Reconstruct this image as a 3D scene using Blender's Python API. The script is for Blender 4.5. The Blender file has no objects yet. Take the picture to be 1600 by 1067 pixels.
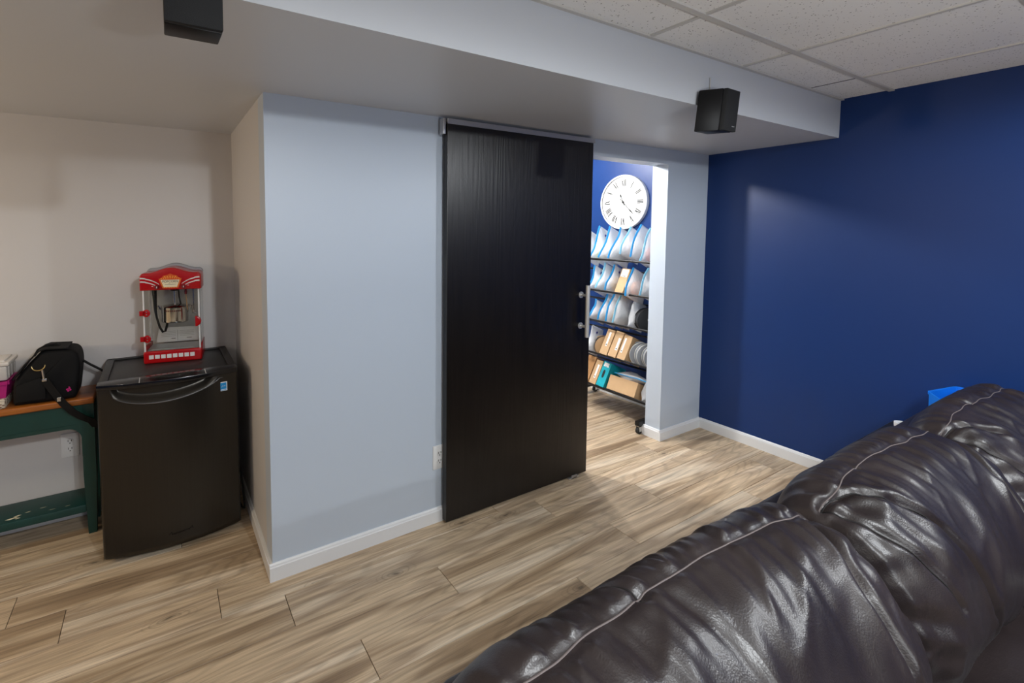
import bpy, bmesh, math, random
import numpy as np
from mathutils import Vector, Matrix

random.seed(7)
rng = np.random.default_rng(11)
S = bpy.context.scene
COL = S.collection
PI = math.pi

# ------------------------------------------------------------------ camera
cam_d = bpy.data.cameras.new('camera')
cam = bpy.data.objects.new('camera', cam_d); COL.objects.link(cam)
cam_d.sensor_fit = 'HORIZONTAL'; cam_d.sensor_width = 36.0
cam_d.lens = 732.60 / 1600 * 36.0
cam_d.shift_x = (800 - 676.48) / 1600
cam_d.shift_y = -(533.5 - 403.64) / 1600
cam_d.clip_start = 0.02
r_ = Vector((0.86444181, -0.50272827, 0.0021525)); u_ = Vector((0.02996502, 0.05579792, 0.99799233)); f_ = Vector((0.50183906, 0.8626418, -0.06329832))
m = Matrix.Identity(4)
for i in range(3):
    m[i][0] = r_[i]; m[i][1] = u_[i]; m[i][2] = -f_[i]
m.translation = (-0.373, -1.996, 1.5)
cam.matrix_world = m
S.camera = cam

# ------------------------------------------------------------------ world, exposure, lights
S.view_settings.view_transform = 'Standard'; S.view_settings.look = 'None'
S.view_settings.gamma = 1.0; S.view_settings.use_curve_mapping = False
S.view_settings.exposure = 0.17
w = bpy.data.worlds.new('world'); S.world = w; w.use_nodes = True
w.node_tree.nodes['Background'].inputs[0].default_value = (0.6, 0.65, 0.7, 1)
w.node_tree.nodes['Background'].inputs[1].default_value = 0.05

def lamp(name, loc, power, color, size, kind='AREA', rot=(0, 0, 0), spread=PI):
    d = bpy.data.lights.new(name, kind); d.energy = power; d.color = color
    if kind == 'AREA':
        d.shape = 'DISK'; d.size = size; d.spread = spread
    else:
        d.shadow_soft_size = size
    if kind == 'SPOT':
        d.spot_size = PI; d.spot_blend = 0.25
    o = bpy.data.objects.new(name, d); COL.objects.link(o); o.location = loc; o.rotation_euler = rot
    return o
COOL = (0.93, 0.97, 1.0); WARM = (1.0, 0.77, 0.48); NEUT = (1.0, 0.95, 0.88)
for x, y, e, c in ((0.32, -2.62, 84, COOL), (2.30, -2.62, 80, COOL), (-2.20, -2.45, 24, NEUT), (0.5, -4.7, 85, COOL)):
    lamp('ceiling_lamp', (x, y, 2.245), e, c, 0.04, 'SPOT')
lamp('ceiling_fill_light', (0.6, -3.2, 1.20), 42, COOL, 0.35, 'AREA', (PI, 0, 0))  # added uplight without a fixture, brightens the ceiling and the bounce
lamp('store_lamp', (1.42, 0.74, 2.2), 95, (1.0, 0.98, 0.96), 0.06, 'POINT')
lamp('store_lamp', (2.30, 1.0, 2.2), 44, (1.0, 0.98, 0.96), 0.06, 'POINT')
lamp('hall_lamp', (-2.7, 0.05, 1.55), 48, WARM, 0.12, 'POINT')

# ------------------------------------------------------------------ materials
def srgb(r, g, b):
    f = lambda c: (c / 255 / 12.92) if c / 255 <= 0.04045 else ((c / 255 + 0.055) / 1.055) ** 2.4
    return (f(r), f(g), f(b), 1.0)

def mat(name, col, rough=0.5, metal=0.0, spec=0.5, bump=0.0, bscale=200.0, var=0.0, vscale=8.0, alpha=1.0, trans=0.0, aniso=None, coat=0.0):
    M = bpy.data.materials.new(name); M.use_nodes = True
    nt = M.node_tree; b = nt.nodes['Principled BSDF']
    b.inputs['Base Color'].default_value = col; b.inputs['Roughness'].default_value = rough
    b.inputs['Metallic'].default_value = metal; b.inputs['Specular IOR Level'].default_value = spec
    b.inputs['Alpha'].default_value = alpha; b.inputs['Transmission Weight'].default_value = trans
    b.inputs['Coat Weight'].default_value = coat
    if bump or var:
        tc = nt.nodes.new('ShaderNodeTexCoord')
    if bump:
        n = nt.nodes.new('ShaderNodeTexNoise'); n.inputs['Scale'].default_value = bscale; n.inputs['Detail'].default_value = 4
        nt.links.new(tc.outputs['Object'], n.inputs['Vector'])
        bp = nt.nodes.new('ShaderNodeBump'); bp.inputs['Strength'].default_value = bump; bp.inputs['Distance'].default_value = 0.004
        nt.links.new(n.outputs['Fac'], bp.inputs['Height']); nt.links.new(bp.outputs['Normal'], b.inputs['Normal'])
    if var:
        n = nt.nodes.new('ShaderNodeTexNoise'); n.inputs['Scale'].default_value = vscale; n.inputs['Detail'].default_value = 5
        mp = nt.nodes.new('ShaderNodeMapping')
        if aniso: mp.inputs['Scale'].default_value = aniso
        nt.links.new(tc.outputs['Object'], mp.inputs['Vector']); nt.links.new(mp.outputs['Vector'], n.inputs['Vector'])
        rp = nt.nodes.new('ShaderNodeValToRGB')
        c = col
        rp.color_ramp.elements[0].position = 0.3; rp.color_ramp.elements[1].position = 0.7
        rp.color_ramp.elements[0].color = (c[0] * (1 - var), c[1] * (1 - var), c[2] * (1 - var), 1)
        rp.color_ramp.elements[1].color = (min(1, c[0] * (1 + var)), min(1, c[1] * (1 + var)), min(1, c[2] * (1 + var)), 1)
        nt.links.new(n.outputs['Fac'], rp.inputs['Fac']); nt.links.new(rp.outputs['Color'], b.inputs['Base Color'])
    return M

MT = {}
MT['paint'] = mat('grey_paint', srgb(193, 204, 217), 0.42, bump=0.04, bscale=260)
MT['white_paint'] = mat('warm_white_paint', srgb(206, 204, 203), 0.45, bump=0.04, bscale=260)
MT['soffit'] = mat('soffit_paint', srgb(202, 206, 211), 0.40, bump=0.03, bscale=260)
MT['blue'] = mat('navy_paint', srgb(12, 48, 104), 0.40, spec=0.4, bump=0.05, bscale=220)
MT['trim'] = mat('white_trim', srgb(228, 230, 232), 0.32)
MT['underlay'] = mat('dark_underlay', srgb(52, 40, 30), 0.8)
MT['black_gap'] = mat('dark_gap', (0.004, 0.004, 0.004, 1), 0.9)
MT['tee'] = mat('ceiling_tee_white', srgb(205, 202, 196), 0.45)
MT['alu'] = mat('brushed_aluminium', (0.55, 0.55, 0.56, 1), 0.38, metal=0.9)
MT['steel'] = mat('polished_steel', (0.66, 0.65, 0.63, 1), 0.14, metal=1.0)
MT['chrome'] = mat('satin_chrome', (0.68, 0.68, 0.67, 1), 0.25, metal=1.0)
MT['satin'] = mat('satin_nickel', (0.78, 0.77, 0.74, 1), 0.42, metal=0.65)
MT['black_plastic'] = mat('black_plastic', (0.008, 0.008, 0.009, 1), 0.35)
MT['black_gloss'] = mat('black_gloss', (0.006, 0.006, 0.007, 1), 0.16)
MT['speaker_side'] = mat('speaker_grey_plastic', (0.004, 0.004, 0.0045, 1), 0.42, spec=0.3)
MT['grille'] = mat('speaker_grille_cloth', (0.004, 0.0045, 0.005, 1), 0.8, bump=0.3, bscale=900)
MT['fridge'] = mat('dark_steel', (0.050, 0.046, 0.040, 1), 0.30, metal=0.85, var=0.04, vscale=3, aniso=(60, 60, 1))
MT['lip'] = mat('lip_highlight_steel', (0.16, 0.16, 0.165, 1), 0.38, metal=0.9)  # lighter than the door steel: the lip's soft highlight is painted in
MT['fridge_top'] = mat('black_textured_top', (0.02, 0.02, 0.021, 1), 0.45, bump=0.1, bscale=500)
MT['red'] = mat('red_plastic', srgb(176, 8, 16), 0.25)
MT['dark_red'] = mat('dark_red_plastic', srgb(110, 8, 14), 0.3)
MT['white_plastic'] = mat('white_plastic', srgb(225, 226, 226), 0.4)
MT['offwhite_print'] = mat('cream_print', srgb(232, 222, 190), 0.5)
MT['orange_print'] = mat('orange_print', srgb(214, 84, 14), 0.5)
MT['bulb_print'] = mat('yellow_print', srgb(250, 196, 70), 0.5)
MT['ink'] = mat('black_ink', (0.012, 0.014, 0.012, 1), 0.6)
MT['greyink'] = mat('grey_ink', (0.25, 0.25, 0.25, 1), 0.6)
MT['glass'] = mat('clear_glass', (0.95, 0.97, 0.97, 1), 0.03, trans=1.0)
MT['glass'].node_tree.nodes['Principled BSDF'].inputs['IOR'].default_value = 1.12
MT['wood_stick'] = mat('pale_wood_stick', srgb(190, 150, 110), 0.6)
MT['bench_green'] = mat('dark_green_paint', srgb(9, 58, 53), 0.45, var=0.15, vscale=6)
MT['bag_black'] = mat('black_nylon', (0.0035, 0.0035, 0.004, 1), 0.75, spec=0.25, bump=0.25, bscale=700)
MT['gold'] = mat('brass', (0.70, 0.52, 0.22, 1), 0.3, metal=1.0)
MT['pink_print'] = mat('magenta_print', srgb(214, 30, 130), 0.5)
MT['magenta'] = mat('magenta_plastic', srgb(168, 24, 112), 0.35)
MT['clear_tote'] = mat('frosted_plastic', srgb(222, 218, 212), 0.35, alpha=0.75)
MT['tote_lid'] = mat('milky_lid', srgb(220, 214, 206), 0.4)
MT['kraft'] = mat('kraft_card', srgb(192, 158, 118), 0.75, var=0.06, vscale=10)
MT['kraft_dark'] = mat('kraft_card_brown', srgb(170, 126, 80), 0.75, var=0.06, vscale=10)
MT['label'] = mat('white_label', srgb(238, 238, 236), 0.6)
MT['teal'] = mat('teal_card', srgb(12, 160, 176), 0.5)
MT['spool_grey'] = mat('grey_spool_plastic', srgb(146, 150, 156), 0.4)
MT['spool_rim'] = mat('pale_spool_rim', srgb(222, 222, 216), 0.4)
MT['spool_black'] = mat('black_spool_plastic', (0.012, 0.012, 0.014, 1), 0.35)
MT['zip'] = mat('blue_zip', srgb(38, 150, 214), 0.35)
MT['zip_pale'] = mat('pale_blue_zip', srgb(140, 205, 232), 0.35)
MT['mark'] = mat('navy_print', srgb(36, 40, 130), 0.5)
MT['rack'] = mat('black_metal_tube', (0.014, 0.014, 0.015, 1), 0.3, metal=0.4)
MT['rubber'] = mat('black_rubber', (0.012, 0.012, 0.012, 1), 0.6)
MT['bin_blue'] = mat('bright_blue_plastic', srgb(16, 118, 226), 0.4)
MT['clock_white'] = mat('white_clock_wood', srgb(214, 214, 212), 0.5)
MT['clock_line'] = mat('clock_grey_line', srgb(150, 150, 150), 0.6)
MT['thread'] = mat('pale_thread', srgb(112, 102, 100), 0.6)
MT['sticker_blue'] = mat('blue_sticker', srgb(20, 140, 205), 0.5)
MT['table_black'] = mat('black_painted_wood', (0.012, 0.012, 0.013, 1), 0.4)
MT['cup'] = mat('white_ceramic', srgb(235, 235, 235), 0.3)
CONT = {k: mat('contents_' + k, srgb(*c), 0.5) for k, c in dict(red=(205, 96, 88), orange=(244, 150, 74), grey=(112, 124, 132), green=(196, 226, 150), yellow=(246, 214, 96), white=(226, 226, 226), dark=(58, 62, 72), amber=(206, 160, 90), pale=(220, 205, 205)).items()}

def leather():
    M = bpy.data.materials.new('brown_leather'); M.use_nodes = True
    nt = M.node_tree; b = nt.nodes['Principled BSDF']
    tc = nt.nodes.new('ShaderNodeTexCoord')
    n1 = nt.nodes.new('ShaderNodeTexNoise'); n1.inputs['Scale'].default_value = 5; n1.inputs['Detail'].default_value = 6
    rp = nt.nodes.new('ShaderNodeValToRGB')
    rp.color_ramp.elements[0].position = 0.3; rp.color_ramp.elements[0].color = (0.0155, 0.0105, 0.0105, 1)
    rp.color_ramp.elements[1].position = 0.75; rp.color_ramp.elements[1].color = (0.030, 0.0210, 0.0205, 1)
    nt.links.new(tc.outputs['Object'], n1.inputs['Vector']); nt.links.new(n1.outputs['Fac'], rp.inputs['Fac'])
    nt.links.new(rp.outputs['Color'], b.inputs['Base Color'])
    mr = nt.nodes.new('ShaderNodeMapRange'); mr.inputs['To Min'].default_value = 0.31; mr.inputs['To Max'].default_value = 0.45
    nt.links.new(n1.outputs['Fac'], mr.inputs['Value']); nt.links.new(mr.outputs['Result'], b.inputs['Roughness'])
    v = nt.nodes.new('ShaderNodeTexVoronoi'); v.inputs['Scale'].default_value = 330
    n2 = nt.nodes.new('ShaderNodeTexNoise'); n2.inputs['Scale'].default_value = 45; n2.inputs['Detail'].default_value = 6
    nt.links.new(tc.outputs['Object'], v.inputs['Vector']); nt.links.new(tc.outputs['Object'], n2.inputs['Vector'])
    b1 = nt.nodes.new('ShaderNodeBump'); b1.inputs['Strength'].default_value = 0.12; b1.inputs['Distance'].default_value = 0.002
    b2 = nt.nodes.new('ShaderNodeBump'); b2.inputs['Strength'].default_value = 0.11; b2.inputs['Distance'].default_value = 0.006
    nt.links.new(v.outputs['Distance'], b1.inputs['Height']); nt.links.new(n2.outputs['Fac'], b2.inputs['Height'])
    nt.links.new(b2.outputs['Normal'], b1.inputs['Normal']); nt.links.new(b1.outputs['Normal'], b.inputs['Normal'])
    b.inputs['Specular IOR Level'].default_value = 0.6
    return M
MT['leather'] = leather()
MT['seam_dark'] = mat('dark_seam_thread', (0.006, 0.005, 0.005, 1), 0.7)

def wood_grain(name, stops, rough=0.45, per_object=True, stretch=(0.55, 8.0, 8.0), knots=True, bump=0.08):
    M = bpy.data.materials.new(name); M.use_nodes = True
    nt = M.node_tree; b = nt.nodes['Principled BSDF']; L = nt.links.new
    N = lambda t: nt.nodes.new(t)
    tc = N('ShaderNodeTexCoord'); src = tc.outputs['Object']
    if per_object:
        oi = N('ShaderNodeObjectInfo'); mul = N('ShaderNodeVectorMath'); mul.operation = 'SCALE'; mul.inputs[0].default_value = (37.0, 19.0, 11.0)
        L(oi.outputs['Random'], mul.inputs['Scale'])
        add = N('ShaderNodeVectorMath'); add.operation = 'ADD'; L(src, add.inputs[0]); L(mul.outputs[0], add.inputs[1]); src = add.outputs[0]
    mp = N('ShaderNodeMapping'); mp.inputs['Scale'].default_value = stretch; L(src, mp.inputs['Vector'])
    n0 = N('ShaderNodeTexNoise'); n0.inputs['Scale'].default_value = 1.25; n0.inputs['Detail'].default_value = 3; n0.inputs['Roughness'].default_value = 0.5; n0.inputs['Distortion'].default_value = 0.35
    L(mp.outputs[0], n0.inputs['Vector'])
    # cathedral rings: contour lines of a slow noise
    mp2 = N('ShaderNodeMapping'); mp2.inputs['Scale'].default_value = (stretch[0] * 0.9, stretch[1] * 0.55, stretch[2] * 0.5); L(src, mp2.inputs['Vector'])
    n1 = N('ShaderNodeTexNoise'); n1.inputs['Scale'].default_value = 1.2; n1.inputs['Detail'].default_value = 1.5; L(mp2.outputs[0], n1.inputs['Vector'])
    m1 = N('ShaderNodeMath'); m1.operation = 'MULTIPLY'; m1.inputs[1].default_value = 150.0; L(n1.outputs['Fac'], m1.inputs[0])
    s1 = N('ShaderNodeMath'); s1.operation = 'SINE'; L(m1.outputs[0], s1.inputs[0])
    # fine fibres
    mp3 = N('ShaderNodeMapping'); mp3.inputs['Scale'].default_value = (stretch[0] * 4, stretch[1] * 11, stretch[2] * 11); L(src, mp3.inputs['Vector'])
    n2 = N('ShaderNodeTexNoise'); n2.inputs['Scale'].default_value = 1.0; n2.inputs['Detail'].default_value = 5; L(mp3.outputs[0], n2.inputs['Vector'])
    rp = N('ShaderNodeValToRGB'); el = rp.color_ramp.elements
    while len(el) < len(stops): el.new(0.5)
    for e, (p, c) in zip(el, stops): e.position = p; e.color = c
    L(n0.outputs['Fac'], rp.inputs['Fac']); colr = rp.outputs['Color']
    def mul_by(colr, fac_socket, lo, hi, f0, f1):
        mr = N('ShaderNodeMapRange'); mr.inputs['From Min'].default_value = f0; mr.inputs['From Max'].default_value = f1
        mr.inputs['To Min'].default_value = lo; mr.inputs['To Max'].default_value = hi; L(fac_socket, mr.inputs['Value'])
        vm = N('ShaderNodeVectorMath'); vm.operation = 'SCALE'; L(colr, vm.inputs[0]); L(mr.outputs[0], vm.inputs['Scale']); return vm.outputs[0]
    colr = mul_by(colr, s1.outputs[0], 0.86, 1.04, -1, -0.2)
    colr = mul_by(colr, n2.outputs['Fac'], 0.88, 1.08, 0.3, 0.7)
    if per_object:
        colr = mul_by(colr, oi.outputs['Random'], 0.88, 1.08, 0, 1)
    if knots:
        # knots: a dark heart, growth rings that fade out around it
        nw = N('ShaderNodeTexNoise'); nw.inputs['Scale'].default_value = 9.0; nw.inputs['Detail'].default_value = 2; L(src, nw.inputs['Vector'])
        wv = N('ShaderNodeVectorMath'); wv.operation = 'SCALE'; wv.inputs['Scale'].default_value = 0.05; L(nw.outputs['Color'], wv.inputs[0])
        wa = N('ShaderNodeVectorMath'); wa.operation = 'ADD'; L(src, wa.inputs[0]); L(wv.outputs[0], wa.inputs[1])
        mp4 = N('ShaderNodeMapping'); mp4.inputs['Scale'].default_value = (1.7, 4.4, 4.0); L(wa.outputs[0], mp4.inputs['Vector'])
        vo = N('ShaderNodeTexVoronoi'); vo.voronoi_dimensions = '2D'; vo.inputs['Scale'].default_value = 1.0; L(mp4.outputs[0], vo.inputs['Vector'])
        vcs = N('ShaderNodeSeparateColor'); L(vo.outputs['Color'], vcs.inputs[0])
        vg = N('ShaderNodeMath'); vg.operation = 'GREATER_THAN'; vg.inputs[1].default_value = 0.38; L(vcs.outputs[0], vg.inputs[0])
        kd = N('ShaderNodeMath'); kd.operation = 'ADD'; L(vo.outputs['Distance'], kd.inputs[0]); L(vg.outputs[0], kd.inputs[1])
        colr = mul_by(colr, kd.outputs[0], 0.45, 1.0, 0.012, 0.06)
        rk_ = N('ShaderNodeMath'); rk_.operation = 'MULTIPLY'; rk_.inputs[1].default_value = 125.0; L(kd.outputs[0], rk_.inputs[0])
        rs = N('ShaderNodeMath'); rs.operation = 'SINE'; L(rk_.outputs[0], rs.inputs[0])
        fade = N('ShaderNodeMapRange'); fade.inputs['From Min'].default_value = 0.24; fade.inputs['From Max'].default_value = 0.08; fade.inputs['To Min'].default_value = 0.0; fade.inputs['To Max'].default_value = 1.0; L(kd.outputs[0], fade.inputs['Value'])
        rf = N('ShaderNodeMath'); rf.operation = 'MULTIPLY'; L(rs.outputs[0], rf.inputs[0]); L(fade.outputs[0], rf.inputs[1])
        colr = mul_by(colr, rf.outputs[0], 0.74, 1.0, 1.0, 0.2)
        # sparse thin dark streaks
        mp5 = N('ShaderNodeMapping'); mp5.inputs['Scale'].default_value = (2.0, 60, 55); L(src, mp5.inputs['Vector'])
        n5 = N('ShaderNodeTexNoise'); n5.inputs['Scale'].default_value = 1.0; n5.inputs['Detail'].default_value = 4; L(mp5.outputs[0], n5.inputs['Vector'])
        colr = mul_by(colr, n5.outputs['Fac'], 1.0, 0.58, 0.62, 0.72)
        mp6 = N('ShaderNodeMapping'); mp6.inputs['Scale'].default_value = (9.0, 420, 400); L(src, mp6.inputs['Vector'])
        n6 = N('ShaderNodeTexNoise'); n6.inputs['Scale'].default_value = 1.0; n6.inputs['Detail'].default_value = 2; L(mp6.outputs[0], n6.inputs['Vector'])
        colr = mul_by(colr, n6.outputs['Fac'], 0.86, 1.12, 0.32, 0.68)
    L(colr, b.inputs['Base Color'])
    b.inputs['Roughness'].default_value = rough
    bp = N('ShaderNodeBump'); bp.inputs['Strength'].default_value = bump; bp.inputs['Distance'].default_value = 0.002
    L(n2.outputs['Fac'], bp.inputs['Height']); L(bp.outputs['Normal'], b.inputs['Normal'])
    return M
MT['plank'] = wood_grain('vinyl_plank', [(0.30, srgb(132, 110, 86)), (0.41, srgb(166, 143, 115)), (0.49, srgb(206, 184, 154)), (0.56, srgb(176, 154, 128)), (0.64, srgb(222, 204, 178)), (0.74, srgb(186, 172, 152))], 0.42)
MT['bench_wood'] = wood_grain('orange_stained_wood', [(0.35, srgb(120, 62, 20)), (0.65, srgb(176, 104, 40))], 0.35, per_object=False, knots=False)

def door_material():
    M = bpy.data.materials.new('espresso_door'); M.use_nodes = True
    nt = M.node_tree; b = nt.nodes['Principled BSDF']; L = nt.links.new; N = nt.nodes.new
    tc = N('ShaderNodeTexCoord'); mp = N('ShaderNodeMapping'); mp.inputs['Scale'].default_value = (70, 70, 2.2); L(tc.outputs['Object'], mp.inputs['Vector'])
    n = N('ShaderNodeTexNoise'); n.inputs['Scale'].default_value = 1.0; n.inputs['Detail'].default_value = 5; L(mp.outputs[0], n.inputs['Vector'])
    mp2 = N('ShaderNodeMapping'); mp2.inputs['Scale'].default_value = (5.0, 5.0, 0.45); L(tc.outputs['Object'], mp2.inputs['Vector'])
    n1 = N('ShaderNodeTexNoise'); n1.inputs['Scale'].default_value = 1.0; n1.inputs['Detail'].default_value = 1.5; L(mp2.outputs[0], n1.inputs['Vector'])
    m1 = N('ShaderNodeMath'); m1.operation = 'MULTIPLY'; m1.inputs[1].default_value = 120.0; L(n1.outputs['Fac'], m1.inputs[0])
    s1 = N('ShaderNodeMath'); s1.operation = 'SINE'; L(m1.outputs[0], s1.inputs[0])
    ad = N('ShaderNodeMath'); ad.operation = 'MULTIPLY_ADD'; ad.inputs[1].default_value = 0.10; L(s1.outputs[0], ad.inputs[0]); L(n.outputs['Fac'], ad.inputs[2])
    rp = N('ShaderNodeValToRGB'); rp.color_ramp.elements[0].position = 0.3; rp.color_ramp.elements[1].position = 0.75
    rp.color_ramp.elements[0].color = (0.0035, 0.0024, 0.0020, 1); rp.color_ramp.elements[1].color = (0.008, 0.0055, 0.0045, 1)
    L(ad.outputs[0], rp.inputs['Fac']); L(rp.outputs['Color'], b.inputs['Base Color'])
    b.inputs['Roughness'].default_value = 0.33; b.inputs['Specular IOR Level'].default_value = 0.5
    bp = N('ShaderNodeBump'); bp.inputs['Strength'].default_value = 0.45; bp.inputs['Distance'].default_value = 0.0015
    L(ad.outputs[0], bp.inputs['Height']); L(bp.outputs['Normal'], b.inputs['Normal'])
    return M
MT['door'] = door_material()

def tile_material():
    M = bpy.data.materials.new('pinhole_ceiling_tile'); M.use_nodes = True
    nt = M.node_tree; b = nt.nodes['Principled BSDF']; L = nt.links.new; N = nt.nodes.new
    tc = N('ShaderNodeTexCoord')
    oi = N('ShaderNodeObjectInfo'); mul = N('ShaderNodeVectorMath'); mul.operation = 'SCALE'; mul.inputs[0].default_value = (31.0, 17.0, 0)
    L(oi.outputs['Random'], mul.inputs['Scale'])
    add = N('ShaderNodeVectorMath'); add.operation = 'ADD'; L(tc.outputs['Object'], add.inputs[0]); L(mul.outputs[0], add.inputs[1])
    nd = N('ShaderNodeTexNoise'); nd.inputs['Scale'].default_value = 60; L(add.outputs[0], nd.inputs['Vector'])
    vo = N('ShaderNodeTexVoronoi'); vo.inputs['Scale'].default_value = 120; L(add.outputs[0], vo.inputs['Vector'])
    vc = N('ShaderNodeSeparateColor'); L(vo.outputs['Color'], vc.inputs[0])
    th = N('ShaderNodeMapRange'); th.inputs['From Min'].default_value = 0.0; th.inputs['From Max'].default_value = 1.0; th.inputs['To Min'].default_value = -0.40; th.inputs['To Max'].default_value = 0.34
    L(vc.outputs[0], th.inputs['Value'])
    gt = N('ShaderNodeMath'); gt.operation = 'GREATER_THAN'; L(vo.outputs['Distance'], gt.inputs[0]); L(th.outputs[0], gt.inputs[1])
    mx = N('ShaderNodeMix'); mx.data_type = 'RGBA'; mx.inputs['A'].default_value = srgb(140, 136, 130); mx.inputs['B'].default_value = srgb(242, 241, 238)
    L(gt.outputs[0], mx.inputs['Factor']); L(mx.outputs['Result'], b.inputs['Base Color']); b.inputs['Roughness'].default_value = 0.9
    bp = N('ShaderNodeBump'); bp.inputs['Strength'].default_value = 0.3; bp.inputs['Distance'].default_value = 0.002; L(gt.outputs[0], bp.inputs['Height']); L(bp.outputs['Normal'], b.inputs['Normal'])
    return M
MT['tile'] = tile_material()

def bag_plastic():
    M = bpy.data.materials.new('cloudy_bag_plastic'); M.use_nodes = True
    nt = M.node_tree; L = nt.links.new; N = nt.nodes.new
    out = nt.nodes['Material Output']; b = nt.nodes['Principled BSDF']
    b.inputs['Base Color'].default_value = srgb(236, 239, 243); b.inputs['Roughness'].default_value = 0.22
    tr = N('ShaderNodeBsdfTransparent'); mx = N('ShaderNodeMixShader'); mx.inputs[0].default_value = 0.57
    L(tr.outputs[0], mx.inputs[1]); L(b.outputs[0], mx.inputs[2]); L(mx.outputs[0], out.inputs[0])
    tc = N('ShaderNodeTexCoord'); n = N('ShaderNodeTexNoise'); n.inputs['Scale'].default_value = 26; n.inputs['Detail'].default_value = 4; n.inputs['Distortion'].default_value = 1.2
    L(tc.outputs['Object'], n.inputs['Vector'])
    bp = N('ShaderNodeBump'); bp.inputs['Strength'].default_value = 0.6; bp.inputs['Distance'].default_value = 0.01; L(n.outputs['Fac'], bp.inputs['Height']); L(bp.outputs['Normal'], b.inputs['Normal'])
    return M
MT['bag'] = bag_plastic()

# ------------------------------------------------------------------ mesh helpers
def V(*a): return Vector(a)
class MB:
    def __init__(s): s.v = []; s.f = []
    def add(s, vs, fs):
        n = len(s.v); s.v += [tuple(p) for p in vs]; s.f += [tuple(i + n for i in f) for f in fs]; return s
    def box(s, x0, x1, y0, y1, z0, z1, bev=0.0, seg=2, mtx=None):
        bm = bmesh.new(); bmesh.ops.create_cube(bm, size=1.0)
        for v in bm.verts:
            v.co = Vector((x0 + (v.co.x + .5) * (x1 - x0), y0 + (v.co.y + .5) * (y1 - y0), z0 + (v.co.z + .5) * (z1 - z0)))
        if bev > 0: bmesh.ops.bevel(bm, geom=bm.edges[:], offset=bev, segments=seg, profile=0.5, affect='EDGES')
        if mtx is not None: bmesh.ops.transform(bm, matrix=mtx, verts=bm.verts)
        return s.bm(bm)
    def bm(s, bm):
        bm.verts.index_update()
        s.add([v.co[:] for v in bm.verts], [[v.index for v in f.verts] for f in bm.faces]); bm.free(); return s
    def prism(s, poly, a0, a1, axis='y', bev=0.0, seg=2, mtx=None):
        # poly = list of 2-D points; axis = extrusion axis
        def P(p, a):
            if axis == 'y': return Vector((p[0], a, p[1]))
            if axis == 'x': return Vector((a, p[0], p[1]))
            return Vector((p[0], p[1], a))
        bm = bmesh.new()
        A = [bm.verts.new(P(p, a0)) for p in poly]; Bv = [bm.verts.new(P(p, a1)) for p in poly]
        n = len(poly)
        fa = bm.faces.new(A); fb = bm.faces.new(Bv[::-1])
        for i in range(n): bm.faces.new([A[i], Bv[i], Bv[(i + 1) % n], A[(i + 1) % n]])
        bmesh.ops.recalc_face_normals(bm, faces=bm.faces[:])
        if bev > 0:
            es = list(fa.edges) + list(fb.edges)
            bmesh.ops.bevel(bm, geom=es, offset=bev, segments=seg, profile=0.5, affect='EDGES')
        if mtx is not None: bmesh.ops.transform(bm, matrix=mtx, verts=bm.verts)
        return s.bm(bm)
    def tube(s, pts, r, seg=10, cap=True, flat=None):
        pts = [Vector(p) for p in pts]; n = len(pts); rings = []
        up = None; vs = []; fs = []
        for i, p in enumerate(pts):
            t = (pts[min(i + 1, n - 1)] - pts[max(i - 1, 0)]).normalized()
            if up is None:
                up = Vector((0, 0, 1)) if abs(t.z) < .9 else Vector((1, 0, 0))
            a = t.cross(up).normalized(); up = a.cross(t).normalized()
            rr = r[i] if isinstance(r, (list, tuple)) else r
            for k in range(seg):
                th = 2 * PI * k / seg
                vs.append(p + a * math.cos(th) * rr + up * math.sin(th) * rr * (flat if flat else 1))
        for i in range(n - 1):
            for k in range(seg):
                k2 = (k + 1) % seg
                fs.append((i * seg + k, i * seg + k2, (i + 1) * seg + k2, (i + 1) * seg + k))
        if cap:
            fs.append(tuple(range(seg))[::-1]); fs.append(tuple((n - 1) * seg + k for k in range(seg)))
        return s.add(vs, fs)
    def cyl(s, p0, p1, r, seg=20): return s.tube([p0, p1], r, seg)
    def strap(s, pts, width, thick, side):
        # flat ribbon along pts, 'side' = width direction
        pts = [Vector(p) for p in pts]; sd = Vector(side).normalized(); vs = []; fs = []; n = len(pts)
        for i, p in enumerate(pts):
            t = (pts[min(i + 1, n - 1)] - pts[max(i - 1, 0)]).normalized(); nn = t.cross(sd).normalized()
            for a, b in ((-1, -1), (1, -1), (1, 1), (-1, 1)): vs.append(p + sd * a * width / 2 + nn * b * thick / 2)
        for i in range(n - 1):
            for k in range(4): fs.append((i * 4 + k, i * 4 + (k + 1) % 4, i * 4 + 4 + (k + 1) % 4, i * 4 + 4 + k))
        fs.append((3, 2, 1, 0)); fs.append(tuple((n - 1) * 4 + k for k in range(4)))
        return s.add(vs, fs)
    def lathe(s, prof, c=(0, 0, 0), axis='z', seg=40):
        vs = []; fs = []; n = len(prof)
        for k in range(seg):
            th = 2 * PI * k / seg
            for r, h in prof:
                a, b = r * math.cos(th), r * math.sin(th)
                p = (a, b, h) if axis == 'z' else ((a, h, b) if axis == 'y' else (h, a, b))
                vs.append((p[0] + c[0], p[1] + c[1], p[2] + c[2]))
        for k in range(seg):
            k2 = (k + 1) % seg
            for i in range(n - 1): fs.append((k * n + i, k2 * n + i, k2 * n + i + 1, k * n + i + 1))
        return s.add(vs, fs)
    def grid(s, P, close_u=False):
        # P: array (nu, nv, 3)
        nu, nv, _ = P.shape; fs = []
        for i in range(nu - 1 + (1 if close_u else 0)):
            i2 = (i + 1) % nu
            for j in range(nv - 1): fs.append((i * nv + j, i2 * nv + j, i2 * nv + j + 1, i * nv + j + 1))
        return s.add(P.reshape(-1, 3).tolist(), fs)

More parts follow.
